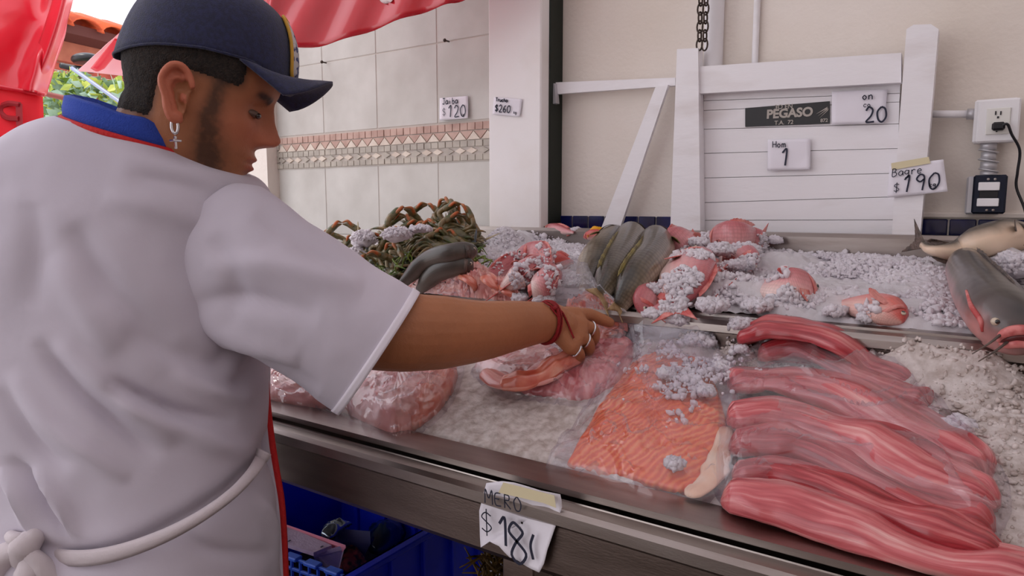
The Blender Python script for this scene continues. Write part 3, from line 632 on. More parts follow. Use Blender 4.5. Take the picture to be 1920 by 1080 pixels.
def fish(name, label, pts, dors, hh, hw, fm, finm, tailm=None, group='fish laid out on the ice', cat='fish', prof=None, tail=1.0, dfin=1.0, pfin=True, eye=True, mouth=False, pel=None, whisk=False, n=34, gill=True):
    pts = np.array(pts); c = spl(pts, n); T = np.gradient(c, axis=0); L_ = np.linalg.norm(np.diff(c, axis=0), axis=1).sum()
    ts = np.linspace(0, 1, n)
    prof = prof or ([0, .03, .10, .22, .38, .6, .8, .92, 1], [.10, .30, .62, .88, 1.0, .84, .48, .26, .20])
    h = np.interp(ts, *prof)*hh; wd = np.interp(ts, *prof)**.9*hw; wd[-4:] *= [.9, .75, .6, .5]
    root = empty(name, c.mean(0), label, cat, group); rings = []; cols = []; D_ = []; S_ = []
    m_ = 28; dors = np.asarray(dors, float)
    for i in range(n):
        t = T[i]/np.linalg.norm(T[i]); d = dors - t*(dors@t); d /= np.linalg.norm(d); s = np.cross(t, d); D_.append(d); S_.append(s)
        rr = []
        for a in np.arange(m_)*2*PI/m_:
            ca, sa = math.cos(a), math.sin(a)
            rr.append(c[i]+d*(h[i]*np.sign(ca)*abs(ca)**.95)+s*(wd[i]*np.sign(sa)*abs(sa)**.85)); v = .5+.5*ca
            g = v + (.15 if ts[i] < .18 else 0); cols.append((g, g, g))
        rings.append(rr)
    V, Fc, uv = loft(rings); cols += [(.5,)*3, (.5,)*3]
    # gill cover groove
    o = mk('body', V, Fc, fm, root, uv=uv, col=np.array(cols))
    def fin(nm, base, tips, mt, th=.0012):
        base = np.array(base); tips = np.array(tips); k = 18; B = spl(base, k); Tn = spl(tips, k); rows = []
        for q in np.linspace(0, 1, 6): rows.append([B[i]*(1-q)+Tn[i]*q*(1) + (Tn[i]-B[i])*(.04*q*(i % 2)) + np.array([0, 0, .0012*(i % 2)*q]) for i in range(k)])
        V, Fc, _ = loft(rows, cap=False, closed=False); return mk(nm, V, Fc, mt, root, thick=th)
    tailm = tailm or finm
    if tail:
        e = c[-1]; t = T[-1]/np.linalg.norm(T[-1]); d = D_[-1]; H_ = hh*1.0*tail
        fin('tail_fin', [e+d*h[-1]-t*.004, e-t*.004, e-d*h[-1]-t*.004], [e+d*H_+t*H_*1.15, e+d*H_*.4+t*H_*.75, e+t*H_*.55, e-d*H_*.4+t*H_*.75, e-d*H_+t*H_*1.15], tailm)
    if dfin:
        ii = [int(n*q) for q in (.30, .42, .54, .66, .76)]
        fin('dorsal_fin', [c[i]+D_[i]*h[i]*.93 for i in ii], [c[min(i+3, n-1)]+D_[i]*(h[i]+hh*.38*dfin*g) for i, g in zip(ii, (.35, 1, .8, .75, .3))], finm)
        ii = [int(n*q) for q in (.62, .7, .78)]
        fin('anal_fin', [c[i]-D_[i]*h[i]*.93 for i in ii], [c[min(i+4, n-1)]-D_[i]*(h[i]+hh*.32*dfin*(3 if fm is FM['mullet'] else 1)*g) for i, g in zip(ii, (.6, 1, .3))], finm)
    for sg in ((1, -1) if pfin else ()):
        i = int(n*.27); b = c[i]+S_[i]*wd[i]*.93*sg-D_[i]*h[i]*.25; t = T[i]/np.linalg.norm(T[i])
        fin('pectoral_fin', [b+D_[i]*hh*.12, b, b-D_[i]*hh*.12], [b+t*hh*.75+D_[i]*hh*.1+S_[i]*sg*.006, b+t*hh*.85-D_[i]*hh*.15+S_[i]*sg*.008, b+t*hh*.5-D_[i]*hh*.45+S_[i]*sg*.006], pel or finm)
    if eye:
        for sg in (1, -1):
            i = int(n*.10); er = max(.0035, hh*.13); cc = c[i]+S_[i]*wd[i]*.86*sg+D_[i]*h[i]*.28
            R_ = np.stack([T[i]/np.linalg.norm(T[i]), D_[i], S_[i]*sg], 1)
            V, Fc = ellipsoid(cc, (er, er, er*.55), R_, 14, 10); ey = mk('eye', V, Fc, M['eye_white'], root)
            V, Fc = ellipsoid(cc+S_[i]*sg*er*.28, (er*.6, er*.6, er*.42), R_, 12, 8); mk('pupil', V, Fc, M['pupil'], ey)
    # gill cover plate
    for sg in ((1, -1) if gill else ()):
        ii = int(n*.17); V = []; rr = []
        for q, k in enumerate((.92, 1.02)):
            i = ii+q*2; rr.append([c[i]+D_[i]*(h[i]*k*math.cos(a))*.92+S_[i]*sg*(wd[i]*1.05*math.sin(a))+S_[i]*sg*.0008 for a in np.linspace(.45, PI-.5, 12)])
        V, Fc, _ = loft(rr, cap=False, closed=False); mk('gill_cover', V, Fc, M['fin_red'] if fm in (FM['snapper'], FM['red']) else M['fin_dark'], root, thick=.0012)
    if mouth:
        e = c[0]; t = -T[0]/np.linalg.norm(T[0]); d = D_[0]; s = S_[0]
        pts_ = [e+s*(wd[2]*1.0*math.sin(a))+t*(.004+.012*math.cos(a))-d*h[1]*.5 for a in np.linspace(-1.5, 1.5, 12)]
        V, Fc, _ = tube(pts_, .005, 8, 24); mk('lower_lip', V, Fc, M['mouth'], root)
        pts_ = [e+s*(wd[2]*1.02*math.sin(a))+t*(.006+.012*math.cos(a))+d*h[1]*.12 for a in np.linspace(-1.5, 1.5, 12)]
        V, Fc, _ = tube(pts_, .0045, 8, 24); mk('upper_lip', V, Fc, M['mouth'], root)
    if whisk:
        e = c[1]; t = T[0]/np.linalg.norm(T[0])
        for sg in (1, -1):
            V, Fc, _ = tube([e+S_[1]*sg*wd[1], e+S_[1]*sg*wd[1]*2.2+t*.03-ZZ*.01, e+S_[1]*sg*wd[1]*2.4+t*.08-ZZ*.02], [.002, .0006], 6, 14); mk('barbel', V, Fc, M['fin_dark'], root)
    return root
up = ZZ; camx = -FW
def sp3(pp, dz): return [onS(x, y, (dz[i] if np.ndim(dz) else dz)) for i, (x, y) in enumerate(pp)]
def inpl(a, b, dz=.02):   # in-surface direction from px a to b
    v = onS(*b, dz)-onS(*a, dz); return v/np.linalg.norm(v)
# mullets: heads up the tray at the rim, tails towards the hand
mp_ = ([0, .03, .10, .22, .38, .6, .8, .92, 1], [.25, .5, .80, .96, 1.0, .93, .72, .5, .34])
def PZ(px, py, d): return P(px, py, d)
def dep(px, py, dz): return float((onS(px, py, dz)-CP)@FW)
fish('grey_mullet', 'middle grey mullet, dark scaly back up, bending over the rim', [P(1172, 443, dep(1150, 470, .04)+.13), P(1185, 447, dep(1150, 470, .04)+.07), P(1172, 475, dep(1150, 490, .03)), P(1148, 515, dep(1140, 520, .03)), P(1128, 552, dep(1128, 552, .02))], up*.75-RT*.65, .034, .031, FM['mullet'], M['fin_olive'], M['fin_tail'], 'grey mullets side by side on the ice', prof=mp_, tail=.8, dfin=.25)
fish('grey_mullet', 'right grey mullet, dark back, with olive fins along its right side', [P(1220, 452, dep(1190, 480, .04)+.12), P(1232, 455, dep(1190, 480, .04)+.06), P(1222, 485, dep(1200, 500, .03)), P(1190, 525, dep(1185, 530, .03)), P(1162, 576, dep(1160, 570, .015))], up*.75-RT*.65, .034, .030, FM['mullet'], M['fin_olive'], M['fin_tail'], 'grey mullets side by side on the ice', prof=mp_, tail=.5, dfin=.25)
fish('grey_mullet', 'left mullet turned on its side showing a pale belly', [P(1150, 440, dep(1120, 480, .02)+.10), P(1145, 452, dep(1120, 480, .02)+.05), P(1122, 480, dep(1110, 500, .01)), P(1108, 512, dep(1105, 515, .005)), P(1098, 545, dep(1098, 545, .0))], RT*.9+up*.5, .036, .030, FM['mullet'], M['fin_olive'], M['fin_tail'], 'grey mullets side by side on the ice', prof=mp_, tail=.7, dfin=.3)
# pelvic fins in yellow seen between the mullets
# snappers
def near_at(t, px, py, off=.001): return hit([t], px, py, off, dep(1890, 600, .03)-.03)
SG = 'pink snappers heaped on the ice'
def snap(label, a, b, hh, dors, dz=.012, mt='snapper', hw=.5, mid=None, **k):
    k['dfin'] = k.get('dfin', 1)*.55; k['tail'] = k.get('tail', 1)*.7
    pp = [a, mid or ((a[0]+b[0])/2, (a[1]+b[1])/2), b]
    dzs = dz if np.ndim(dz) else [dz, dz, dz]
    return fish('snapper', label, sp3(pp, dzs), dors, hh, hh*hw, FM[mt], M['fin_red'], group=SG, **k)
upi = lambda k=.5: np.array([0, 1, 0])*(1-k)+ZZ*k
snap('small pink snapper at the left edge of the left snapper cluster', (984, 483), (906, 524), .026, upi(.5), .022, hw=.85, dfin=.5)
snap('small pink snapper in the centre of the left cluster, dark back, lying above the bag', (1016, 490), (935, 548), .028, upi(.4)+RT*.3, .036, hw=.85, dfin=.5)
snap('curved pale snapper arching over the left cluster', (968, 476), (1032, 524), .024, ZZ+RT*.3, .045, hw=.8, mid=(1018, 478), dfin=.4)
snap('small pink snapper at the right edge of the left cluster', (1037, 505), (1003, 562), .026, RT*.7+ZZ*.4, .028, hw=.8, dfin=.5)
snap('short red snapper head poking out of the ice beside the bag', (1026, 488), (1075, 492), .019, ZZ, .022, mt='red', tail=0, dfin=.4)
snap('pink fish half buried at the rim behind the left ice heap', (1020, 428), (1075, 436), .016, ZZ*.6+RT*.2, .034, hw=.8, tail=0, dfin=.3)
snap('large pink snapper with its rounded back to the rim, left of the white shutter boards', (1262, 470), (1302, 440), .040, -RT*.8+ZZ*.6, [.03, .045, .05], hw=.55, dfin=.3, tail=.4, mt='snapper')
snap('red topped snapper lying on top of the right heap against the shutter', (1330, 448), (1430, 440), .032, ZZ*.9, [.035, .05, .035], hw=.6, dfin=.4)
snap('largest pink snapper of the heap, broad scaly flank facing the front', (1300, 470), (1272, 575), .046, RT*.9+ZZ*.35, [.04, .035, .02], hw=.5, dfin=.45)
snap('narrow red snapper wedged left of the largest snapper', (1262, 484), (1205, 515), .020, ZZ*.7-RT*.3, .03, mt='red', dfin=.4)
snap('pink snapper at the right end of the heap near the rim', (1440, 455), (1385, 455), .028, ZZ, .028, hw=.6, dfin=.3)
snap('dark backed snapper between ice clumps in the middle of the right heap', (1410, 500), (1350, 470), .034, ZZ*.6+RT*.6, .022, dfin=.4)
snap('red snapper under the largest one, belly towards the front', (1290, 560), (1380, 490), .030, ZZ*.3+RT*.3, .012, mt='red', dfin=.5, tail=.3)
snap('red snapper buried in ice below the mullet tails, left of the clear bag', (1205, 592), (1240, 520), .030, ZZ*.5-RT*.5, .010, mt='snapper', dfin=.3, tail=.3)
snap('red snapper piece under ice at the front of the right heap', (1290, 588), (1220, 580), .022, ZZ, .006, mt='snapper', dfin=.2, tail=0)
snap('small pink snapper partly hidden under the bracket side of the heap', (1385, 525), (1340, 560), .024, ZZ*.5+RT*.5, .012)
snap('pink snapper with its pointed pale head towards the catfish', (1534, 548), (1408, 535), .037, upi(.35)+RT*.2, [.006, .022, .012], hw=.45, tail=.4, dfin=.4)
snap('red snapper with white snout lying alone on the rail edge', (1692, 604), (1560, 570), .032, upi(.25)+RT*.2, [.004, .014, -.004], mt='red', mid=(1640, 575), tail=.5, dfin=.3)
tag(fish('small_fish', 'orange yellow fin of a small fish at the left mullet head', sp3([(1094, 445), (1115, 438), (1140, 436)], [.03, .04, .04]), ZZ, .011, .008, FM['red'], mat('orange fin', srgb(244, 178, 30), .4), group=None, tail=.8, dfin=1.2, eye=False), 'orange and yellow finned small fish at the left mullet head', 'fish')
# slender dark fish
ep = ([0, .05, .15, .5, .8, 1], [.35, .7, .95, 1, .9, .45])
for lb, pp, r, dz in (('upper dark slender fish curving below the crab pile', [(893, 470), (850, 474), (800, 490), (752, 534)], .019, .075), ('lower dark slender fish lying in front of the other', [(888, 498), (860, 498), (820, 511), (785, 545)], .020, .050)):
    fish('slender_fish', lb, sp3(pp, dz), ZZ, r*.95, r, FM['eel'], M['fin_dark'], group='dark slender fish', prof=ep, tail=0, dfin=0, pfin=False, eye=True)
# catfish
cprof = ([0, .04, .12, .25, .45, .7, .88, 1], [.50, .74, .95, 1.0, .95, .80, .5, .25])
cf = fish('catfish', 'large dark catfish with a pink mouth hanging over the rail at the right', [P(1916, 636, dep(1890, 600, .02)-.03), P(1892, 606, dep(1890, 600, .03)), P(1860, 566, dep(1872, 568, .03)), P(1832, 525, dep(1838, 525, .03)), P(1816, 494, dep(1822, 495, .03)+.02), P(1822, 476, dep(1822, 495, .02)+.14)], up*.85+RT*.40, .034, .040, FM['cat'], M['fin_dark'], group='catfish', prof=cprof, tail=.8, dfin=.15, eye=False, pfin=False, gill=False, n=60, pel=mat('brown red pectoral fin', srgb(112, 64, 58), .4))
cb = bvh([c for c in cf.children if c.name.startswith('body')][0])
V, Fc, _ = loft([[P(x, y, dep(1800, 600, .0)-.01+.001*k) for x, y in ((1822, 596+4*q), (1795, 597+4*q), (1772, 602+3*q))] for k, q in enumerate((0, 1, 2, 3, 4))], cap=False, closed=False); mk('pectoral_fin', V, Fc, mat('dark red fin', srgb(120, 62, 56), .4), cf, thick=.003)
V, Fc, _ = tube([near_at(cb, x, y, .0005) for x, y in ((1872, 640), (1880, 628), (1896, 621), (1916, 619), (1940, 624))], [.002, .005, .006, .006, .005], 8, 30); mk('upper_lip', V, Fc, M['mouth'], cf)
V, Fc, _ = tube([near_at(cb, x, y, .0) for x, y in ((1874, 641), (1886, 637), (1904, 632), (1925, 633), (1945, 638))], [.001, .004, .005, .005, .004], 8, 30); mk('mouth_gap', V, Fc, mat('dark mouth', srgb(84, 24, 24), .4), cf)
V, Fc, _ = tube([near_at(cb, x, y, .0005) for x, y in ((1874, 644), (1888, 646), (1908, 643), (1930, 645))], [.002, .005, .006, .005], 8, 30); mk('lower_lip', V, Fc, M['mouth'], cf)
ec = near_at(cb, 1866, 603, .0); V, Fc = ellipsoid(ec, (.0045, .0045, .0045), None, 14, 10); ey = mk('eye', V, Fc, M['eye_white'], cf); V, Fc = ellipsoid(ec-FW*.0022, (.003, .003, .003), None, 12, 8); mk('pupil', V, Fc, M['pupil'], ey)
V, Fc, _ = tube([near_at(cb, x, y, .001) for x, y in ((1812, 545), (1822, 575), (1838, 600), (1842, 622))], [.0015, .003, .003, .0015], 8, 24); mk('gill_edge', V, Fc, M['mouth'], cf)
for x0, y0, x1, y1 in ((1878, 626, 1835, 655), (1890, 640, 1862, 672)):
    V, Fc, _ = tube([near_at(cb, x0, y0, .002), near_at(cb, x0, y0, .01)+RT*-.012-ZZ*.010, near_at(cb, x0, y0, .01)+RT*-.03-ZZ*.022], [.0018, .0012, .0005], 6, 14); mk('barbel', V, Fc, M['fin_dark'], cf)
fish('catfish', 'catfish lying belly up against the rim, cream belly and dark edges', [P(1915, 452, dep(1880, 450, .03)), P(1885, 445, dep(1860, 460, .03)), P(1845, 452, dep(1850, 470, .03)), P(1795, 470, dep(1795, 470, .03)), P(1752, 470, dep(1752, 475, .03)), P(1728, 458, dep(1740, 475, .03)+.02)], -up*.9+camx*.3, .029, .030, FM['catbelly'], M['fin_dark'], group='catfish', prof=([0, .04, .12, .25, .45, .6, .8, 1], [.6, .85, 1.0, 1.0, .9, .6, .3, .2]), tail=1.0, dfin=.5)
# dark fish tail stuck in front ice
e = onS(1840, 815, .012); tl = empty('fish_tail', e, 'dark grey fish tail sticking out of the ice at the right of the red fillets', 'fish')
oo = [(1785, 778), (1812, 776), (1842, 772), (1896, 813), (1876, 820), (1880, 850), (1866, 868), (1838, 865), (1826, 842), (1845, 825), (1822, 800)]
V, Fc = prism([onS(x, y, .010+.004*math.sin(i*1.7)) for i, (x, y) in enumerate(oo)], ZZ, .004); mk('tail_fin', V, Fc, M['fin_dark'], tl, smooth=False)
V, Fc = capsules(sp3([(1770, 785), (1800, 800), (1835, 845)], .002), [.012, .016, .010]); mk('tail_stem', V, Fc, M['fin_dark'], tl)

# ================================================================ CRABS, CLAWS AND SEAWEED
M['crab'] = mat('crab shell', srgb(104, 98, 58), .35, col2=srgb(62, 54, 34), nscale=40, nmix=(.35, .65), bump=(120, .3), coat=.3)
M['crab2'] = mat('crab shell brown', srgb(132, 104, 66), .35, col2=srgb(66, 74, 40), nscale=50, nmix=(.35, .65), bump=(120, .3), coat=.3)
M['crab_pale'] = mat('crab underside', srgb(202, 190, 160), .4, col2=srgb(150, 136, 96), nscale=40)
M['crab_tip'] = mat('orange claw tip', srgb(190, 92, 48), .4, col2=srgb(120, 100, 60), nscale=60)
M['crab_blue'] = mat('blue claw', srgb(128, 140, 160), .35, col2=srgb(96, 100, 80), nscale=60)
M['weed'] = mat('green seaweed', srgb(70, 96, 30), .5, col2=srgb(110, 128, 48), nscale=60)
def make_crab():
    root = empty('crab', (0, 0, 0)); 
    rings = []   # carapace: wide lens with pointed sides
    V, Fc = ellipsoid((0, 0, 0), (.032, .019, .011), nu=28, nv=12); V = V.copy(); a = np.arctan2(V[:, 1], V[:, 0])
    V[:, 0] *= 1+.28*np.exp(-((np.abs(np.cos(a))-1)/.08)**2)*(np.abs(V[:, 2]) < .005); V[:, 1] += .12*V[:, 0]**2/.03; V[:, 2] += .0012*np.sin(V[:, 0]*300)*np.cos(V[:, 1]*260)*(V[:, 2] > 0)
    mk('carapace', V, Fc, M['crab'], root)
    V, Fc = ellipsoid((0, .002, -.004), (.029, .017, .009), nu=24, nv=10); mk('underside', V, Fc, M['crab_pale'], root)
    for sg in (1, -1):
        for k in range(4):
            y = .010-.008*k; b = np.array([sg*.024, y, -.003]); an = .5-.35*k; d_ = np.array([sg*math.cos(an), math.sin(an), 0])
            V, Fc = capsules([b, b+d_*.018+[0, 0, .010], b+d_*.034+[0, 0, -.002], b+d_*.040+[0, 0, -.014]], [.0035, .0032, .0024, .0010], 8); mk('leg', V, Fc, M['crab2'], root)
        b = np.array([sg*.022, .016, 0]); V, Fc = capsules([b, b+[sg*.016, .014, .004], b+[sg*.006, .030, .006]], [.0045, .005, .0055], 9)
        c1 = capsules([b+[sg*.006, .028, .006], b+[-sg*.008, .040, .008], b+[-sg*.020, .044, .008]], [.0068, .006, .0016], 9); V, Fc = join([(V, Fc), c1]); ar = mk('claw', V, Fc, M['crab2'], root)
        c2 = capsules([b+[-sg*.003, .034, .012], b+[-sg*.012, .042, .018], b+[-sg*.021, .045, .012]], [.0035, .003, .0012], 8); mk('pincer', c2[0], c2[1], M['crab_tip'], ar)
    return root
cr0 = make_crab()
def copy_tree(o, parent=None):
    c = o.copy(); COL.objects.link(c)
    if parent: c.parent = parent
    for ch in [x for x in o.children]: copy_tree(ch, c)
    return c
spots = [(634, 462, .0), (655, 478, .01), (628, 478, -.005), (700, 478, .02), (725, 505, .005), (742, 482, .02), (752, 470, .03), (775, 455, .035), (700, 500, .0), (790, 448, .05), (815, 440, .06), (810, 452, .04), (838, 455, .05), (860, 445, .05), (868, 425, .06), (845, 425, .07), (818, 420, .07), (790, 425, .06), (740, 450, .04), (765, 440, .05), (720, 470, .03), (880, 440, .02), (720, 522, -.005), (650, 455, .02), (850, 450, .03), (785, 458, .03)]
where = ['at the far left behind the sleeve', 'beside the left ice lump', 'lowest at the far left', 'under the middle ice lump', 'front left, tilted on edge', 'left of centre, belly forward', 'front, above the slender fish', 'centre of the pile', 'front left beside the sleeve', 'upper centre under the ice', 'near the top of the pile', 'right of centre', 'right, stood on edge', 'right shoulder of the pile', 'topmost at the right', 'top of the pile with raised claw', 'top centre with legs up', 'top left of centre behind ice', 'behind the middle ice lump', 'just right of the middle ice lump', 'between the two ice lumps', 'rightmost, against the rim', 'nearest to the white sleeve', 'behind the left ice lump', 'low right beside the upper slender fish', 'low centre, claw pointing forward']
for i, ((x, y, dz), wh) in enumerate(zip(spots, where)):
    o = cr0 if i == 0 else copy_tree(cr0)
    o.location = tuple(onS(x, y+14, dz+.004)); o.rotation_euler = (rng.uniform(.35, 1.25), rng.uniform(-.4, .4), .6+rng.uniform(-1.1, 1.1)); s = rng.uniform(.95, 1.25); o.scale = (s, s, s)
    if i in (13, 14): o.rotation_euler = (1.0, .2, .5+i); o.scale = (1.1,)*3
    tag(o, 'greenish brown crab '+wh, 'crab', 'crabs piled at the left of the back tray')
# mass of legs and claws filling the pile
parts = []
cc0 = onS(770, 500, .0)
for k in range(190):
    x = rng.uniform(625, 885); top = np.interp(x, [620, 680, 740, 790, 850, 885], [465, 470, 445, 418, 412, 440]); bot = np.interp(x, [620, 680, 720, 760, 800, 885], [480, 500, 525, 482, 468, 455])
    y = rng.uniform(top, bot); dz = np.interp(y, [top, bot], [.062 if x > 740 else .03, .006]); p = onS(x, y+18*dz/.06+8, dz*.9)
    d1 = rng.randn(3); d1[2] = abs(d1[2])*.5; d1 /= np.linalg.norm(d1); d2 = rng.randn(3)*.6; L_ = rng.uniform(.012, .03)
    parts.append(capsules([p, p+d1*L_, p+(d1+d2*.6)*L_*1.6], [rng.uniform(.003, .0058), rng.uniform(.003, .0055), .0009], 7))
for j, mname in enumerate(('crab2', 'crab', 'crab_pale', 'crab_blue')):
    sel = parts[j::4] if mname != 'crab_pale' else parts[j::4]
    V, Fc = join(sel); tag(mk('crab_legs', V, Fc, M[mname]), ['brown legs and claws tangled through the crab pile', 'dark green legs and claws tangled through the crab pile', 'pale cream legs and claws tangled through the crab pile', 'blue grey claws tangled through the crab pile'][j], 'crab legs', kind='stuff')
parts = []
for k in range(90):
    x = rng.choice([rng.uniform(690, 730), rng.uniform(740, 890), rng.uniform(870, 900)]); y = np.interp(x, [690, 740, 850, 900], [490, 470, 430, 452])+rng.uniform(-12, 30); p = onS(x, y+15, .035 if x > 740 else .02)
    d1 = rng.randn(3); d1[2] = abs(d1[2]); d1 /= np.linalg.norm(d1); pts_ = [p, p+d1*.02+rng.randn(3)*.004, p+d1*.035+rng.randn(3)*.012-[0, 0, .01]]
    parts.append(tube(pts_, [.0016, .0018, .0005], 4, 7)[:2])
V, Fc = join(parts); tag(mk('seaweed', V, Fc, M['weed']), 'green seaweed strands tucked among the crabs', 'seaweed', kind='stuff')
for i, (px, py, hx, hy) in enumerate(((783, 418, 776, 394), (828, 415, 836, 400), (846, 415, 842, 398))):
    p = onS(px, py+14, .06); q = p+(P(hx, hy, float((p-CP)@FW))-p)
    V, Fc = capsules([p, (p+q)/2+RT*.004, P(hx, hy, float((p-CP)@FW))], [.0035, .003, .0008], 8); tag(mk('crab_claw', V, Fc, M['crab2']), ('thin crab leg sticking straight up at the top left of the pile', 'crab claw standing up near the top of the pile', 'crab claw standing up at the highest point of the pile')[i], 'crab claw')
clump(682, 448, .075, .040, 220, 'smooth white ice lump on the left of the crab pile', .75, .003)
clump(668, 474, .05, .028, 160, 'white ice lump beside the sleeve on the crab pile', .7, .003)
clump(744, 440, .095, .038, 240, 'white ice lump on the middle of the crab pile', .6, .003)
clump(788, 430, .10, .030, 200, 'granular ice on top of the crab pile', .4, .003)

# ================================================================ FILLETS AND BAGS
def fillet_mat(name, a, b, c, su=2.5, sv=26, rough=.28):
    mt = bpy.data.materials.new(name); mt.use_nodes = True; t = mt.node_tree; N = t.nodes; L = t.links; bs = N['Principled BSDF']
    tc = N.new('ShaderNodeTexCoord'); mp = N.new('ShaderNodeMapping'); mp.inputs['Scale'].default_value = (su, sv, 1); L.new(tc.outputs['UV'], mp.inputs[0])
    nz = N.new('ShaderNodeTexNoise'); nz.inputs['Scale'].default_value = 1; nz.inputs['Detail'].default_value = 6; nz.inputs['Distortion'].default_value = .4; L.new(mp.outputs[0], nz.inputs['Vector'])
    r = N.new('ShaderNodeValToRGB'); L.new(nz.outputs[0], r.inputs[0]); e = r.color_ramp.elements; e[0].position = .3; e[0].color = (*a, 1); e[1].position = .72; e[1].color = (*c, 1); q = e.new(.5); q.color = (*b, 1)
    m2 = N.new('ShaderNodeMapping'); m2.inputs['Scale'].default_value = (3, 4, 1); L.new(tc.outputs['UV'], m2.inputs[0]); n2 = N.new('ShaderNodeTexNoise'); n2.inputs['Scale'].default_value = 1; n2.inputs['Detail'].default_value = 4; n2.inputs['Distortion'].default_value = 1; L.new(m2.outputs[0], n2.inputs['Vector'])
    r2 = N.new('ShaderNodeValToRGB'); L.new(n2.outputs[0], r2.inputs[0]); f = r2.color_ramp.elements; f[0].position = .36; f[0].color = (.80, .52, .55, 1); f[1].position = .62; f[1].color = (1, .98, .97, 1)
    mm = N.new('ShaderNodeMix'); mm.data_type = 'RGBA'; mm.blend_type = 'MULTIPLY'; mm.inputs[0].default_value = 1; L.new(r.outputs[0], mm.inputs[6]); L.new(r2.outputs[0], mm.inputs[7])
    L.new(mm.outputs[2], bs.inputs['Base Color']); bs.inputs['Roughness'].default_value = rough; bs.inputs['Coat Weight'].default_value = .5; bs.inputs['Coat Roughness'].default_value = .12
    bs.inputs['Subsurface Weight'].default_value = .0
    bp = N.new('ShaderNodeBump'); bp.inputs['Strength'].default_value = .35; bp.inputs['Distance'].default_value = .004; L.new(nz.outputs[0], bp.inputs['Height']); L.new(bp.outputs[0], bs.inputs['Normal'])
    return mt
M['fil_red'] = fillet_mat('red fillet flesh', srgb(140, 24, 38), srgb(182, 62, 70), srgb(220, 150, 146))
M['fil_pink'] = fillet_mat('pink fillet flesh', srgb(166, 50, 62), srgb(206, 108, 112), srgb(234, 190, 184))
M['fil_pale'] = fillet_mat('pale pink flesh', srgb(206, 128, 116), srgb(226, 172, 162), srgb(236, 204, 194), 3, 8)
M['fil_peach'] = fillet_mat('peach flesh', srgb(206, 100, 72), srgb(224, 144, 120), srgb(234, 186, 166), 3, 8)
def salmon_mat():
    mt = bpy.data.materials.new('salmon flesh'); mt.use_nodes = True; t = mt.node_tree; N = t.nodes; L = t.links; bs = N['Principled BSDF']
    tc = N.new('ShaderNodeTexCoord'); mp = N.new('ShaderNodeMapping'); mp.inputs['Rotation'].default_value = (0, 0, .5); L.new(tc.outputs['Object'], mp.inputs[0])
    wv = N.new('ShaderNodeTexWave'); wv.inputs['Scale'].default_value = 38; wv.inputs['Distortion'].default_value = 9; wv.inputs['Detail'].default_value = 2; wv.inputs['Detail Scale'].default_value = .7; L.new(mp.outputs[0], wv.inputs['Vector'])
    nz = N.new('ShaderNodeTexNoise'); nz.inputs['Scale'].default_value = 13; nz.inputs['Detail'].default_value = 4; L.new(tc.outputs['Object'], nz.inputs['Vector'])
    mu = N.new('ShaderNodeMath'); mu.operation = 'MULTIPLY'; L.new(wv.outputs['Fac'], mu.inputs[0]); L.new(nz.outputs[0], mu.inputs[1])
    r = N.new('ShaderNodeValToRGB'); L.new(mu.outputs[0], r.inputs[0]); e = r.color_ramp.elements; e[0].position = .08; e[0].color = (*srgb(222, 74, 14), 1); e[1].position = .62; e[1].color = (*srgb(238, 140, 86), 1); q = e.new(.35); q.color = (*srgb(236, 104, 40), 1)
    L.new(r.outputs[0], bs.inputs['Base Color']); bs.inputs['Roughness'].default_value = .3; bs.inputs['Coat Weight'].default_value = .5
    bp = N.new('ShaderNodeBump'); bp.inputs['Strength'].default_value = .4; bp.inputs['Distance'].default_value = .003; L.new(mu.outputs[0], bp.inputs['Height']); L.new(bp.outputs[0], bs.inputs['Normal']); return mt
M['salmon'] = salmon_mat()
M['salmon_edge'] = mat('salmon belly edge', srgb(236, 214, 192), .35, col2=srgb(232, 190, 160), nscale=30)
# clear plastic film: thin sheet, mostly transparent with gloss
def film(name, tint=(.97, .96, .99), opac=.06, bumpk=.5):
    mt = bpy.data.materials.new(name); mt.use_nodes = True; t = mt.node_tree; N = t.nodes; L = t.links; N.remove(N['Principled BSDF']); o = N['Material Output']
    tr = N.new('ShaderNodeBsdfTransparent'); tr.inputs[0].default_value = (*tint, 1); gl = N.new('ShaderNodeBsdfGlossy'); gl.inputs['Roughness'].default_value = .11; df = N.new('ShaderNodeBsdfDiffuse'); df.inputs[0].default_value = (.80, .76, .80, 1)
    tc = N.new('ShaderNodeTexCoord'); nz = N.new('ShaderNodeTexNoise'); nz.inputs['Scale'].default_value = 16; nz.inputs['Detail'].default_value = 2; nz.inputs['Distortion'].default_value = .8; L.new(tc.outputs['Object'], nz.inputs['Vector'])
    bp = N.new('ShaderNodeBump'); bp.inputs['Strength'].default_value = bumpk; bp.inputs['Distance'].default_value = .01; L.new(nz.outputs[0], bp.inputs['Height']); L.new(bp.outputs[0], gl.inputs['Normal'])
    lw = N.new('ShaderNodeLayerWeight'); lw.inputs[0].default_value = .12
    mu = N.new('ShaderNodeMath'); mu.operation = 'MULTIPLY_ADD'; mu.inputs[1].default_value = .35; mu.inputs[2].default_value = .07; L.new(lw.outputs['Facing'], mu.inputs[0])
    m1 = N.new('ShaderNodeMixShader'); m1.inputs[0].default_value = opac; L.new(tr.outputs[0], m1.inputs[1]); L.new(df.outputs[0], m1.inputs[2])
    m2 = N.new('ShaderNodeMixShader'); L.new(mu.outputs[0], m2.inputs[0]); L.new(m1.outputs[0], m2.inputs[1]); L.new(gl.outputs[0], m2.inputs[2]); L.new(m2.outputs[0], o.inputs[0])
    return mt
M['film'] = film('clear plastic bag'); M['film2'] = film('cloudy plastic bag', opac=.28)
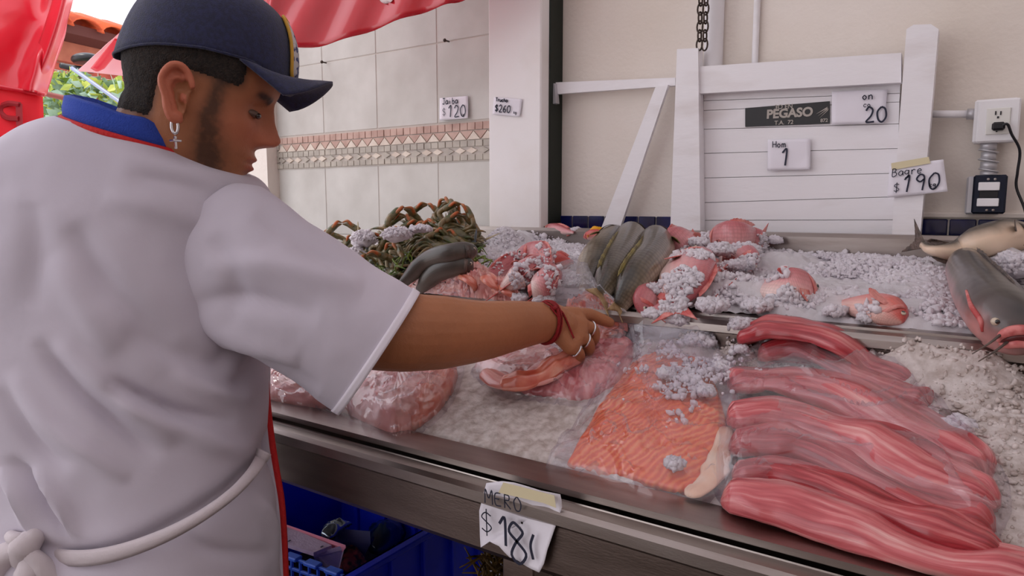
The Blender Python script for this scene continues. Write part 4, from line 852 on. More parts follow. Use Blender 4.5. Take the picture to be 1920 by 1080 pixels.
def slab(name, label, pp, widths, hgt, mt, dz=0.0, par=None, cat='fish fillet', group=None, seed=0, n=60, m_=26, asym=0, curl=0):
    """long fillet: spine on the ice, flat underside, domed and grooved top"""
    c = spl(sp3(pp, dz), n); T = np.gradient(c, axis=0); W_ = np.interp(np.linspace(0, 1, n), np.linspace(0, 1, len(widths)), widths)
    qq = np.linspace(0, 1, n); wob = .22*fbm(np.stack([qq*6, qq*0+seed, qq*0], 1), 1, 2); hob = .45*fbm(np.stack([qq*5, qq*0+seed+7, qq*0], 1), 1, 2)
    rings = []
    for i in range(n):
        t = T[i]/np.linalg.norm(T[i]); s = np.cross(t, ZZ); s /= np.linalg.norm(s); u = np.cross(s, t); q = i/(n-1); endk = min(1, (q/.05)**.5 if q < .05 else 1, ((1-q)/.06)**.5 if q > .94 else 1)
        rr = []
        for a in np.arange(m_)*2*PI/m_:
            x = math.cos(a); y = math.sin(a)
            hh = (abs(y)**.75*hgt if y > 0 else -abs(y)**.6*hgt*.25)
            gx = .15+asym+.35*math.sin(seed*2.1+q*2.2); k = 1-.42*math.exp(-((x-gx)/.13)**2)*(y > 0)-.16*math.exp(-((x+.5+.2*math.sin(q*5+seed))/.08)**2)*(y > 0)
            rr.append(c[i]+s*x*W_[i]*(1+wob[i])*(.25+.75*endk)+u*hh*k*(.15+.85*endk)*(1+hob[i]))
        rings.append(rr)
    V, Fc, uv = loft(rings); ii_, jj_ = np.divmod(np.arange(len(V)), m_); fb = fbm(np.stack([ii_/n*4., jj_*.9, ii_*0+seed], 1), 1, 3); V = V+ZZ*((fbm(V, 22, 3, seed)*.22+fb*.16)[:, None]*hgt); V[:, 1] += fbm(V, 14, 2, seed+3)*hgt*.15
    o = mk(name, V, Fc, mt, par, uv=uv)
    if label: tag(o, label, cat, group)
    return o
RG = 'red fillets stacked at the right of the front tray'
slab('fish_fillet', 'rearmost red fillet, dark top edge, lying against the steel rail', [(1385, 640), (1460, 622), (1560, 640), (1640, 690), (1720, 728)], [.028, .036, .040, .034, .015], .020, M['fil_red'], .012, group=RG, seed=1)
slab('fish_fillet', 'second red fillet from the rail with a bright red cut edge', [(1420, 672), (1500, 662), (1600, 698), (1690, 738), (1742, 762)], [.014, .022, .026, .026, .012], .020, M['fil_red'], .012, group=RG, seed=2)
slab('fish_fillet', 'broad pink fillet in the middle with a dark oval muscle', [(1366, 728), (1440, 716), (1560, 740), (1700, 795), (1800, 868), (1850, 905)], [.028, .044, .048, .046, .036, .012], .024, M['fil_pink'], .012, group=RG, seed=4)
slab('fish_fillet', 'long pink fillet crossing the middle of the stack, tail to the right', [(1362, 790), (1460, 784), (1600, 826), (1740, 890), (1872, 955)], [.016, .030, .036, .036, .018], .026, M['fil_pink'], .020, group=RG, seed=5)
slab('fish_fillet', 'dark red fillet tucked below the long pink one', [(1366, 846), (1470, 842), (1600, 880), (1740, 948), (1865, 1000)], [.016, .024, .028, .028, .016], .022, M['fil_red'], .010, group=RG, seed=6)
slab('fish_fillet', 'deep red fillet in the second row from the front edge', [(1372, 893), (1470, 892), (1600, 930), (1740, 990), (1885, 1035)], [.014, .022, .028, .028, .018], .020, M['fil_red'], .014, group=RG, seed=7)
slab('fish_fillet', 'frontmost light red fillet resting on the counter lip', [(1352, 940), (1440, 952), (1580, 990), (1720, 1035), (1900, 1078), (1990, 1110)], [.020, .032, .036, .036, .030, .02], .022, M['fil_pink'], .010, group=RG, seed=8)
def patch(outline, H_, dz=0, nr=22, na=72, power=2.4, ns=30, na_=.003, seed=0, skirt=True, cpx=None, lift=None, drop=.004, wr=0, wk=9):
    c = np.mean(outline, 0) if cpx is None else np.array(cpx); o = spl(np.array(outline+[outline[0]], float), na+1)[:-1]; rings = []
    C3 = onS(c[0], c[1], dz)
    for r in np.linspace(.02, 1, nr)[::-1]:
        row = []
        for q in o:
            x, y = c+(q-c)*r; p = onS(x, y, dz); row.append(p+ZZ*(H_*(1-r**power)**.5 if r < 1 else -drop))
        rings.append(row)
    V, Fc, uv = loft(rings, cap=True); V = V+ZZ*((fbm(V, ns, 3, seed)*na_)[:, None])
    if wr:
        g = fbm(V, wk, 2, seed+9); V = V+ZZ*((1-np.abs(np.sin(g*9)))**3*wr)[:, None]
    return V, Fc, uv
def pobj(name, outline, H_, mt, label=None, cat=None, group=None, par=None, **k):
    V, Fc, uv = patch(outline, H_, **k); o = mk(name, V, Fc, mt, par, uv=uv)
    if label: tag(o, label, cat, group)
    return o
def sheet(name, outline, H_, mt, par=None, label=None, cat=None, **k):
    """film draped over something: no underside"""
    k.setdefault('ns', 16); k.setdefault('na_', .004)
    V, Fc, uv = patch(outline, H_, **k); Fc = Fc[:]; 
    o = mk(name, V, Fc, mt, par)
    if label: tag(o, label, cat)
    return o
# salmon bag
sal = [(1060, 872), (1085, 830), (1120, 770), (1160, 715), (1200, 672), (1262, 640), (1300, 650), (1335, 700), (1358, 770), (1362, 810), (1335, 870), (1300, 925), (1240, 918), (1180, 900), (1110, 884)]
pobj('salmon_fillet', sal, .016, M['salmon'], 'orange salmon fillet in a clear bag sprinkled with ice', 'fish fillet', dz=.002, ns=18, na_=.007, seed=3, wr=.003, wk=14, power=3.5, nr=40, na=120)
slab('salmon_skin_edge', None, [(1363, 800), (1348, 860), (1330, 900), (1290, 932)], [.008, .013, .014, .010], .005, M['salmon_edge'], .009, par=bpy.data.objects['salmon_fillet'])
sheet('plastic_bag', [(1020, 884), (1070, 810), (1130, 720), (1180, 650), (1185, 600), (1260, 596), (1330, 620), (1372, 700), (1390, 800), (1385, 880), (1368, 930), (1300, 950), (1235, 952), (1170, 930), (1110, 905), (1060, 892)], .030, M['film'], None, 'clear plastic bag around the salmon fillet, open end at the rail', 'plastic bag', dz=.004, ns=20, na_=.006, seed=12, wr=.010, wk=18, na=110, nr=34, power=3)
# frost scattered over the upper salmon
fx = np.array([onS(x, y, .024) for x, y in zip(rng.normal(1290, 46, 900), rng.normal(690, 42, 900))]); dn = fbm(fx, 30, 2, 8); granules('frost', fx[dn > -.05], .0026, M['ice'], 'loose frost granules sprinkled over the upper half of the salmon bag')
sheet('plastic_bag', [(1345, 700), (1420, 655), (1560, 640), (1660, 690), (1745, 760), (1860, 880), (1900, 960), (1860, 1020), (1700, 985), (1500, 930), (1350, 940), (1342, 820)], .040, M['film'], None, 'thin clear film draped over the stacked red fillets', 'plastic bag', dz=.004, ns=14, na_=.008, seed=71, wr=.010, wk=9, na=120, nr=40, power=4)
# granules lying on the fish themselves
bt = [bvh(c) for r_ in list(COL.objects) if r_.type == 'EMPTY' and r_.name.startswith('snapper') for c in r_.children if c.name.startswith('body')]
gp = []
for (x0, y0, x1, y1, n_, th_) in ((1200, 440, 1480, 600, 5200, .08), (900, 455, 1080, 570, 900, .12), (1380, 500, 1560, 590, 700, .10), (1540, 540, 1700, 620, 260, .15), (1790, 470, 1920, 640, 160, .1)):
    for k in range(n_):
        x, y = rng.uniform(x0, x1), rng.uniform(y0, y1); h_ = hit(bt, x, y, .001, None)
        if h_ is not None and fbm(h_[None], 26, 2, 15)[0] > th_: gp.append(h_+ZZ*.0015)
granules('loose_ice', np.array(gp), .0030, M['ice'], 'ice granules sprinkled over the snappers')
# clear folded bag corner by the rail
sheet('plastic_bag', [(1178, 600), (1235, 588), (1300, 600), (1330, 625), (1290, 650), (1225, 662), (1185, 655)], .012, M['film2'], None, 'cloudy empty bag flap with frost lying over the steel rail', 'plastic bag', dz=.006, ns=40, na_=.004, seed=5)
# pink fillets and bag under the forearm, left
BG = 'bagged pink fillets at the left of the front tray'
pobj('bagged_fillet', [(640, 770), (665, 715), (700, 688), (760, 680), (830, 690), (846, 720), (830, 770), (790, 800), (752, 818), (728, 826), (680, 800)], .042, M['fil_pale'], 'thick pink fillet with rounded end in a bag below the forearm', 'fish fillet', BG, dz=.0, seed=21, wr=.006, wk=12, na_=.006)
pobj('bagged_fillet', [(745, 745), (800, 700), (855, 690), (850, 730), (815, 775), (770, 800)], .030, M['fil_peach'], 'peach coloured fillet fold to the right of the thick pink one', 'fish fillet', BG, dz=.006, seed=22, wr=.006, wk=14)
pobj('bagged_fillet', [(440, 740), (480, 690), (560, 690), (650, 710), (660, 770), (600, 765), (520, 758)], .030, M['fil_pale'], 'pink fillet partly hidden under the white sleeve hem', 'fish fillet', BG, dz=.004, seed=23, wr=.008, wk=14)
sheet('plastic_bag', [(610, 770), (650, 705), (700, 670), (800, 668), (868, 684), (858, 740), (820, 790), (765, 822), (733, 832), (670, 806)], .050, M['film'], None, 'clear bag around the thick pink fillets below the forearm', 'plastic bag', dz=.002, seed=24, wr=.009, wk=16, na=110, nr=34)
sheet('plastic_bag', [(440, 746), (480, 680), (560, 680), (655, 700), (665, 775), (600, 775), (510, 762)], .040, M['film'], None, 'shiny crumpled bag between the torso and the sleeve hem', 'plastic bag', dz=.004, seed=25, wr=.012, wk=22, na=110, nr=34)
# ruffled fillets behind the forearm
HG = 'folded fillets behind the forearm'
for i, (o_, h_, mm_, lb) in enumerate([
    ([(750, 545), (800, 522), (850, 518), (880, 545), (870, 590), (800, 590), (755, 575)], .030, 'fil_pale', 'pale fillet in clear film directly above the elbow'),
    ([(862, 520), (900, 512), (925, 530), (935, 570), (900, 592), (868, 572)], .036, 'fil_pale', 'upright pale fillet fold right of the filmed one'),
    ([(918, 532), (950, 540), (975, 560), (970, 588), (930, 590), (915, 566)], .026, 'fil_pale', 'low tan fillet fold next to the ice behind the arm')]):
    pobj('folded_fillet', o_, h_, M[mm_], lb, 'fish fillet', HG, dz=.004, seed=31+i, wr=.008, wk=18, na_=.006)
for i, (pp_, w_) in enumerate([([(822, 528), (850, 516), (878, 526), (892, 545)], .011), ([(868, 522), (898, 516), (922, 530), (930, 552)], .013), ([(905, 530), (932, 530), (952, 546), (966, 566)], .012)]):
    slab('curled_edge', None, pp_, [w_*.6, w_, w_*1.1, w_*.6], .009, M['fil_peach'], .030-.004*i, par=bpy.data.objects['folded_fillet'], seed=60+i, n=30)
sheet('plastic_bag', [(738, 552), (790, 518), (850, 512), (885, 540), (892, 600), (800, 600), (745, 585)], .036, M['film'], None, 'clear film over the fillet directly above the elbow', 'plastic bag', dz=.006, seed=35, wr=.010, wk=20)
# fillets at the hand
GG = 'folded fillets in the bag under the hand'
pobj('folded_fillet', [(1060, 575), (1100, 556), (1135, 560), (1170, 595), (1176, 622), (1140, 640), (1095, 625), (1065, 600)], .022, M['fil_pale'], 'pale pink fillet flap behind the pointing finger', 'fish fillet', GG, dz=.004, seed=41, wr=.005, wk=20)
pobj('folded_fillet', [(1092, 600), (1130, 596), (1160, 606), (1150, 635), (1120, 652), (1090, 650)], .022, M['fil_peach'], 'orange pink fillet piece gripped by the fingertips', 'fish fillet', GG, dz=.003, seed=42, wr=.003, wk=20)
pobj('folded_fillet', [(1050, 668), (1100, 655), (1150, 640), (1188, 650), (1186, 690), (1150, 730), (1100, 752), (1040, 745), (975, 735), (985, 705)], .024, M['fil_pink'], 'large pink fillet lying below the hand in the bag', 'fish fillet', GG, dz=.003, seed=43, wr=.006, wk=14)
slab('folded_fillet', 'pink fillet strip curling from under the wrist to the lower left', [(905, 700), (950, 718), (1000, 712), (1040, 688), (1075, 672), (1105, 660)], [.014, .026, .030, .026, .018, .008], .011, M['fil_pale'], .022, group=GG, seed=44)
slab('folded_fillet', 'peach fillet strip with orange fold below the wrist', [(935, 725), (985, 722), (1030, 700), (1062, 684), (1090, 675)], [.006, .012, .013, .012, .006], .018, M['fil_peach'], .030, group=GG, seed=45)
pobj('folded_fillet', [(890, 690), (930, 664), (1000, 650), (1050, 662), (1030, 690), (970, 700), (920, 712)], .022, M['fil_pale'], 'smooth pink fillet under the middle of the forearm', 'fish fillet', GG, dz=.004, seed=46, wr=.004, wk=14)
sheet('plastic_bag', [(880, 700), (930, 662), (1020, 640), (1100, 648), (1150, 628), (1196, 640), (1200, 690), (1160, 738), (1100, 760), (1020, 752), (940, 740)], .032, M['film'], None, 'clear bag holding the folded fillets under the hand', 'plastic bag', dz=.005, seed=47, wr=.009, wk=16, na=110, nr=34)
# cloudy bag standing over ice between hand and mullets
V, Fc, uv = patch([(1030, 560), (1032, 510), (1060, 490), (1098, 494), (1112, 530), (1130, 565), (1180, 605), (1150, 620), (1090, 600), (1050, 585)], .030, dz=.006, ns=24, na_=.006, seed=51, wr=.006, wk=18)
tag(mk('plastic_bag', V, Fc, M['film2']), 'cloudy crumpled bag of ice standing behind the wrist', 'plastic bag')
clump(1065, 530, .006, .036, 200, 'ice filling the cloudy bag behind the wrist', .6, .004)
# ice on fish
for i, (x, y, dz, r, lb) in enumerate([
    (1350, 470, .045, .030, 'granular ice clump on the right snapper heap'), (1310, 455, .05, .020, 'small ice clump between the two upper snappers'), (1400, 470, .035, .03, 'ice clump at the centre right of the heap'),
    (1380, 500, .03, .022, 'ice clump below the middle snapper'), (1345, 530, .02, .026, 'ice clump right of the largest snapper'), (1335, 575, .016, .030, 'ice clump at the front of the heap'),
    (1240, 545, .02, .026, 'ice over the left flank of the largest snapper'), (1420, 575, .012, .026, 'ice clump in front of the pointed snapper'), (1452, 452, .03, .016, 'ice clump at the rim right of the heap'),
    (1080, 432, .035, .014, 'little ice crystal cluster on the rim left of the orange fish'), (1310, 640, .022, .026, 'round white ice ball on top of the salmon bag'), (1275, 600, .012, .022, 'ice clump on the rail above the salmon bag'),
    (1390, 610, .014, .020, 'ice clump at the left end of the steel rail'), (1225, 590, .010, .018, 'ice clump over the tails of the mullets'), (1905, 500, .03, .05, 'ice heap behind the large catfish'),
    (1640, 500, .004, .03, 'low ice clump in the open ice'), (1565, 585, .006, .018, 'ice clump left of the white snouted snapper'), (1625, 596, .006, .012, 'small ice clump under the gill of the white snouted snapper'), (1490, 520, .02, .012, 'small ice patch on the back of the pointed snapper'), (1020, 562, .016, .020, 'ice patch behind the bracelet'), (975, 560, .016, .016, 'ice patch below the small snappers'),
    (1350, 690, .018, .018, 'ice clump at the right shoulder of the salmon'), (1250, 700, .026, .014, 'thin ice patch across the upper salmon'), (1325, 735, .024, .012, 'thin ice patch at the right side of the salmon'), (1265, 870, .024, .011, 'thin ice patch on the lower salmon'), (1390, 655, .030, .008, 'small ice bit on the rearmost red fillet'), (1420, 630, .03, .008, 'second small ice bit on the rearmost red fillet'), (1800, 800, .012, .022, 'wet ice lump left of the dark tail')]):
    clump(x, y, dz, r, int(60+r*9000), lb, .55, .0042)
# ================================================================ THE MAN
AW = fh
PSI = math.radians(15); PIT = math.radians(17); HS = .95
Fh_ = RT*math.cos(PSI)+AW*math.sin(PSI); Nh = RT*math.sin(PSI)-AW*math.cos(PSI)      # forward, near side
HF = Fh_*math.cos(PIT)-ZZ*math.sin(PIT); HU = Fh_*math.sin(PIT)+ZZ*math.cos(PIT); HO = P(377, 187, .865)
def hp(x, y, z): return HO+(HF*x+Nh*y+HU*z)*HS          # head frame -> world, y>0 is the near side
def hloc(V): D_ = (V-HO)/HS; return D_@HF, D_@Nh, D_@HU
man = empty('person', (P(230, 900, .87)[0], P(230, 900, .87)[1], 0), 'man in a white short-sleeved coat and navy cap reaching into the bagged fillets', 'person')
# --- head
zs_ = [-.118, -.112, -.104, -.095, -.082, -.070, -.060, -.050, -.038, -.020, 0, .020, .035, .060, .085, .105, .118, .124]
xf = [.045, .066, .077, .082, .079, .078, .079, .080, .079, .080, .080, .084, .091, .093, .082, .060, .030, .004]
xb = [.010, -.010, -.030, -.045, -.058, -.065, -.068, -.070, -.074, -.082, -.090, -.097, -.100, -.098, -.085, -.062, -.032, -.004]
hw_ = [.018, .028, .037, .046, .054, .058, .061, .064, .067, .070, .072, .074, .075, .075, .068, .052, .028, .004]
rings = []; nz_, na_ = 84, 96
g = lambda d, s: np.exp(-(d/s)**2)
for z in np.linspace(-.118, .124, nz_):
    f_, b_, w_ = itp(z, zs_, xf), itp(z, zs_, xb), itp(z, zs_, hw_); c = (f_+b_)/2*.75; row = []
    for a in np.arange(na_)*2*PI/na_:
        ca, sa = math.cos(a), math.sin(a); ex = 2.25; k = (abs(ca)**ex+abs(sa)**ex)**(-1/ex)
        x = c+(f_-c if ca > 0 else c-b_)*ca*k; y = w_*sa*k
        if ca > 0:
            # nose
            na = itp(z, [-.042, -.036, -.030, -.022, -.008, .008, .020, .03], [0, .012, .026, .030, .021, .012, .005, 0]); sg = itp(z, [-.036, -.024, 0, .02], [.017, .0145, .009, .008])
            x += na*g(y, sg)
            x += .006*g(abs(y)-.013, .006)*g(z+.030, .007)           # nostril wings
            x -= .012*g(abs(y)-.031, .015)*g(z-.006, .012)           # eye sockets
            x += .0052*g(abs(y)-.031, .012)*g(z-.003, .0075)         # lids
            x += .004*g(abs(y)-.03, .018)*g(z-.024, .007)            # brow ridge
            x += .0075*g(y, .022)*g(z+.055, .0048)+.008*g(y, .018)*g(z+.0675, .0052)-.006*g(y, .022)*g(z+.062, .0022)   # lips
            x -= .003*g(y, .005)*g(z+.045, .006)
            x += .005*g(y, .016)*g(z+.094, .012)-.004*g(y, .02)*g(z+.080, .006)                                   # chin
            x += .004*g(abs(y)-.045, .014)*g(z+.018, .016)
        row.append(hp(x, y, z))
    rings.append(row)
head = loft(rings)[:2]
parts = [head]
# ears: bowl with a rolled helix
def ear(sg):
    out = []; e0 = (-.012, .068, -.008)
    tl = math.radians(12); rx, rz = .0175, .0325
    def ep_(a, r, off):
        x = rx*r*math.cos(a)*(1.0 if math.sin(a) > 0 else .72+.1*math.sin(a)); z = rz*r*math.sin(a); x, z = x*math.cos(tl)-z*math.sin(tl), x*math.sin(tl)+z*math.cos(tl)
        back = .35*(-x+.008); return hp(e0[0]+x, sg*(e0[1]+.004+off+max(0, back)*1.0), e0[2]+z)
    AA = np.linspace(.10*PI, 1.62*PI, 30)
    out.append(capsules([ep_(a, 1, .009) for a in AA[::3]], [.0035, .0042, .0045, .0045, .0042, .0040, .0040, .0050, .0055, .005], 10))
    out.append(capsules([ep_(a, .58, .005) for a in np.linspace(.35*PI, 1.35*PI, 8)], [.003, .0036, .0036, .003], 8))
    out.append(capsules([ep_(1.48*PI, .86, .007), ep_(1.55*PI, .95, .006)], [.0065, .006], 10))
    out.append(capsules([ep_(1.9*PI, .55, .004), ep_(1.98*PI, .45, .003)], [.005, .004], 8))
    rr = [[ep_(a, r, .001+.006*r*r) for a in np.arange(28)*2*PI/28] for r in np.linspace(.05, 1.0, 8)]
    V, Fc, _ = loft(rr, cap=False); V2 = V-Nh*sg*.004*HS; n = len(V)
    fs = list(Fc)+[tuple(i+n for i in f[::-1]) for f in Fc]; k0 = 7*28
    fs += [(k0+j, k0+(j+1) % 28, n+k0+(j+1) % 28, n+k0+j) for j in range(28)]+[tuple(range(28))[::-1], tuple(n+j for j in range(28))]
    out.append((np.vstack([V, V2]), fs)); return out
parts += ear(1)+ear(-1)
# neck, trunk core, arms
parts.append(capsules([hp(-.030, 0, -.03), hp(-.040, 0, -.09), P(285, 330, .885)], [.054, .052, .056]))
parts.append(capsules([P(250, 380, .89), P(225, 560, .885), P(235, 900, .87)], [.085, .105, .105], 20))
parts.append(capsules([P(280, 370, .885), P(420, 450, .835)], [.06, .052]))
parts.append(capsules([P(225, 370, .90), P(90, 410, .98)], [.06, .050]))
parts.append(capsules([P(420, 455, .83), P(530, 545, .83), P(650, 612, .835), P(700, 620, .84), P(760, 623, .85), P(830, 623, .875), P(900, 620, .90), P(965, 610, .93), P(1010, 605, .955), P(1036, 604, .968)], [.050, .047, .046, .0475, .0485, .0465, .0395, .0335, .0285, .0270], 22))
parts.append(capsules([P(90, 420, .98), P(120, 640, 1.02), P(230, 770, 1.04), P(290, 770, 1.08)], [.048, .044, .033, .027], 18))
def hand(W, mcps, chains, thumb, rp=.0125):
    out = []
    for m_ in mcps: out.append(capsules([W, (W+m_)/2+ZZ*.002, m_], [.019, .016, .0118], 12))
    for a, b in zip(mcps[:-1], mcps[1:]): out.append(capsules([a, b], [.0115, .0115], 10))
    mid = sum(mcps)/4; out.append(capsules([W, mid*.6+W*.4, mid*.9+W*.1], [.024, .0225, .015], 14))
    for ch, r0 in chains: out.append(capsules(ch, [r0, r0*.95, r0*.92, r0*.78], 12))
    out.append(capsules(thumb, [.014, .0125, .0105, .0085], 12)); return out
Wr = P(1034, 606, .967)
mc = [P(1080, 590, .990), P(1090, 610, .980), P(1085, 632, .968), P(1070, 650, .957)]
ch = [([mc[0], P(1104, 590, 1.005), P(1128, 599, 1.015), P(1143, 605, 1.02)], .0100),
      ([mc[1], P(1110, 618, .992), P(1113, 634, 1.0), P(1106, 646, 1.012)], .0102),
      ([mc[2], P(1100, 640, .976), P(1104, 655, .988), P(1094, 663, 1.0)], .0098),
      ([mc[3], P(1084, 660, .962), P(1086, 671, .974), P(1077, 675, .985)], .0088)]
parts += hand(Wr, mc, ch, [P(1046, 622, .985), P(1072, 640, 1.0), P(1092, 652, 1.012), P(1108, 655, 1.02)])
LW = P(292, 772, 1.085); lm_ = [LW+RT*.07+ZZ*(.02-.018*i)+AW*.03 for i in range(4)]
parts += hand(LW, lm_, [([q, q+RT*.03+AW*.01, q+RT*.045-ZZ*.015, q+RT*.05-ZZ*.03], .009) for q in lm_], [LW+AW*.02, LW+RT*.04+AW*.05, LW+RT*.06+AW*.05, LW+RT*.075+AW*.045])
V, Fc = join(parts); raw = mk('body_raw', V, Fc)
rm = raw.modifiers.new('r', 'REMESH'); rm.mode = 'VOXEL'; rm.voxel_size = .0021; rm.use_smooth_shade = True
smm = raw.modifiers.new('s', 'SMOOTH'); smm.factor = .5; smm.iterations = 4
dg = bpy.context.evaluated_depsgraph_get(); me = bpy.data.meshes.new_from_object(raw.evaluated_get(dg)); bpy.data.objects.remove(raw)
me.name = 'body'; nV = len(me.vertices); co = np.empty(nV*3); me.vertices.foreach_get('co', co); co = co.reshape(-1, 3)
hx, hy, hz = hloc(co); ay = np.abs(hy)
headm = (hz > -.14) & (np.abs(hx) < .14) & (ay < .11)
sm = lambda v, a, b: np.clip((v-a)/(b-a), 0, 1)**2*(3-2*np.clip((v-a)/(b-a), 0, 1))
nzz = fbm(co, 220, 2, 4); big = fbm(co, 30, 3, 5)
skin = np.array(srgb(164, 106, 72))*np.ones((nV, 3)); skin *= (1+.10*big+.04*nzz)[:, None]
red = np.array(srgb(196, 112, 88)); 
def mixc(c, m_, col): return c*(1-m_[:, None])+np.array(col)*m_[:, None]
skin = mixc(skin, np.clip(headm*(g(hx-.10, .03)*g(hz+.025, .03)*.5+g(hx-.05, .04)*g(hz+.02, .03)*.35), 0, 1), red)
earm = headm*(ay > .0785)*(hx < .015)*(hx > -.05)*(np.abs(hz) < .045)
skin = mixc(skin, earm*.55, srgb(206, 112, 92))
# beard along the jaw, sideburn, hair fade, lips, brows
jawd = headm*g(hx-np.interp(hz, [-.10, -.075, -.05, -.02, .01, .05], [.05, .036, .030, .026, .028, .034]), np.interp(hz, [-.10, -.05, 0], [.026, .018, .011]))*sm(ay, .028, .05)*sm(-hz, -.05, -.03)*sm(hz, -.118, -.10)
skin = mixc(skin, np.clip(jawd*(.95+.35*nzz), 0, .88), srgb(60, 42, 32))
st = headm*sm(hx, .0, .07)*sm(-hz, .03, .06)*(1-.6*jawd)*.16*(1+nzz); skin = mixc(skin, np.clip(st, 0, .4), srgb(80, 60, 50))
hairm = headm*np.clip(sm(hz, .012, .034)*sm(-hx, -.062+0*hz, -.046)+sm(-hx, .030, .046)*sm(hz, -.062, -.028), 0, 1)*(1-earm)
hairm = hairm*(1-headm*sm(ay, .079, .081)*(hx > -.05)*(hx < .012)*(hz < .03))
skin = mixc(skin, np.clip(hairm*(1+.3*nzz), 0, .94), srgb(44, 34, 30))
lips = headm*g(ay, .02)*np.clip(g(hz+.057, .004)+g(hz+.068, .0045), 0, 1)*(hx > .075); skin = mixc(skin, lips*.7, srgb(176, 84, 78))
brow = headm*g(hz-.024-.1*(ay-.03)+3*(ay-.035)**2, .0052)*sm(ay, .012, .018)*sm(-ay, -.052, -.044)*(hx > .06); skin = mixc(skin, np.clip(brow*(1+.4*nzz), 0, .92), srgb(38, 28, 26))
lash = headm*g(hz-.0005, .0016)*sm(ay, .016, .020)*sm(-ay, -.046, -.042)*(hx > .055); skin = mixc(skin, lash*.9, srgb(24, 18, 18))
ca = me.color_attributes.new('Col', 'FLOAT_COLOR', 'POINT'); cc = np.ones((nV, 4)); cc[:, :3] = skin; ca.data.foreach_set('color', cc.ravel())
M['skin'] = mat('skin', (1, 1, 1), .48, vcol=True, bump=(700, .10, 160, .08), spec=.4)
me.materials.clear(); me.materials.append(M['skin']); me.polygons.foreach_set('use_smooth', [True]*len(me.polygons))
body = bpy.data.objects.new('body', me); COL.objects.link(body); attach(body, man)
# hair: short cropped shell lifted off the scalp
M['hair'] = mat('short dark hair', srgb(34, 26, 22), .8, col2=srgb(52, 40, 33), nscale=260, bump=(600, .9))
nf = len(me.polygons); fv = np.empty(nf*4, int) if all(len(p.vertices) == 4 for p in me.polygons[:50]) else None
sel = [tuple(p.vertices) for p in me.polygons if hairm[p.vertices[0]] > .55 and hairm[p.vertices[2]] > .55]
ids = sorted({i for f in sel for i in f}); mp = {i: k for k, i in enumerate(ids)}; no = np.empty(nV*3); me.vertices.foreach_get('normal', no); no = no.reshape(-1, 3)
hv = co[ids]+no[ids]*(.0022*np.clip((hairm[ids]-.5)*2, 0, 1)+.0008*nzz[ids])[:, None]
hair = mk('hair', hv, [tuple(mp[i] for i in f) for f in sel], M['hair'], man)
# eye (near and far)
for sg in (1, -1):
    R_ = np.stack([HF, Nh, HU], 1); V, Fc = ellipsoid(hp(.0680, sg*.031, .0008), (.0105, .0112, .0046), R_, 18, 12); ey = mk('eye', V, Fc, mat('eye white', srgb(112, 92, 82), .3), man)
    V, Fc = ellipsoid(hp(.0760, sg*.0325, -.0005), (.0040, .0080, .0042), R_, 12, 8); mk('iris', V, Fc, mat('dark iris', srgb(30, 18, 12), .1, coat=1), ey)
# earring
M['silver'] = mat('silver', srgb(214, 212, 216), .15, metal=1)
eb = hp(-.006, .082, -.043)
V, Fc, _ = tube([eb+Fh_*math.cos(t)*.0035+ZZ*(math.sin(t)*.008-.004) for t in np.linspace(0, 2*PI, 18)], .0018, 8, cap=False); er = mk('earring', V, Fc, M['silver'], man)
c0 = eb-ZZ*.022; V, Fc = join([boxvf(c0, (.003, .003, .015), bev=.0008), boxvf(c0+ZZ*.002, (.010, .010, .003), bev=.0008)]); cx = mk('cross_pendant', V, Fc, M['silver'], er, smooth=False)

# --- cap
M['cap'] = mat('navy cap cloth', srgb(34, 38, 76), .8, col2=srgb(26, 30, 60), nscale=200, bump=(900, .35), sheen=.2)
M['cap_front'] = mat('navy cap front panel', srgb(48, 50, 84), .8, col2=srgb(40, 42, 70), nscale=200, bump=(900, .3))
def rimz(a): a = abs((a+PI) % (2*PI)-PI); return float(np.interp(a, [0, .5, 1.0, 1.5, 2.0, 2.6, PI], [.043, .047, .058, .052, .040, .022, .016]))
def rimr(a): return (.108 if math.cos(a) > 0 else .1040)*math.cos(a)-.004, .0815*math.sin(a)
rings = []; NA = 96
for t in np.linspace(0, 1, 26):
    row = []
    for i in range(NA):
        a = i*2*PI/NA; x, y = rimr(a); zr = rimz(a); top = .150
        s = math.cos(t*PI/2)**.62; z = zr+(top-zr)*math.sin(t*PI/2)**.95
        seam = sum(math.exp(-(((a-b+PI) % (2*PI)-PI)/.035)**2) for b in (PI/2, -PI/2, PI/2+1.05, -PI/2-1.05, PI, .0))
        s *= 1-.008*seam*(1-t)-.0; s += .012*t*(1-t)*math.cos(3*a)
        row.append(hp(x*s-.004*t, y*s, z))
    rings.append(row)
V, Fc, _ = loft(rings, cap=False); capm = mk('cap', V, Fc, M['cap'], man, thick=.002)
V, Fc, _ = tube([hp(*(lambda x, y: (x*1.006, y*1.006))(*rimr(a)), rimz(a)+.001) for a in np.linspace(0, 2*PI, 60)], .0016, 6, cap=False); mk('sweatband_edge', V, Fc, M['cap'], capm)
V, Fc = ellipsoid(hp(-.008, 0, .152), (.008, .008, .004)); mk('button', V, Fc, M['cap'], capm)
rows = []
for u in np.linspace(0, 1, 14):
    row = []
    for v in np.linspace(-1, 1, 33):
        a = v*1.12; x, y = rimr(a); z0 = rimz(a)-.001; xo = .085+.068*math.sqrt(max(0, 1-v*v*.93)); yo = .080*v; zo = .076-.046*v*v; 
        row.append(hp(x+(xo-x)*u, y+(yo-y)*u, z0+(zo-z0)*u+.006*math.sin(u*PI)*(1-v*v)))
    rows.append(row)
V, Fc, _ = loft(rows, cap=False, closed=False); mk('brim', V, Fc, M['cap'], capm, thick=.0032)
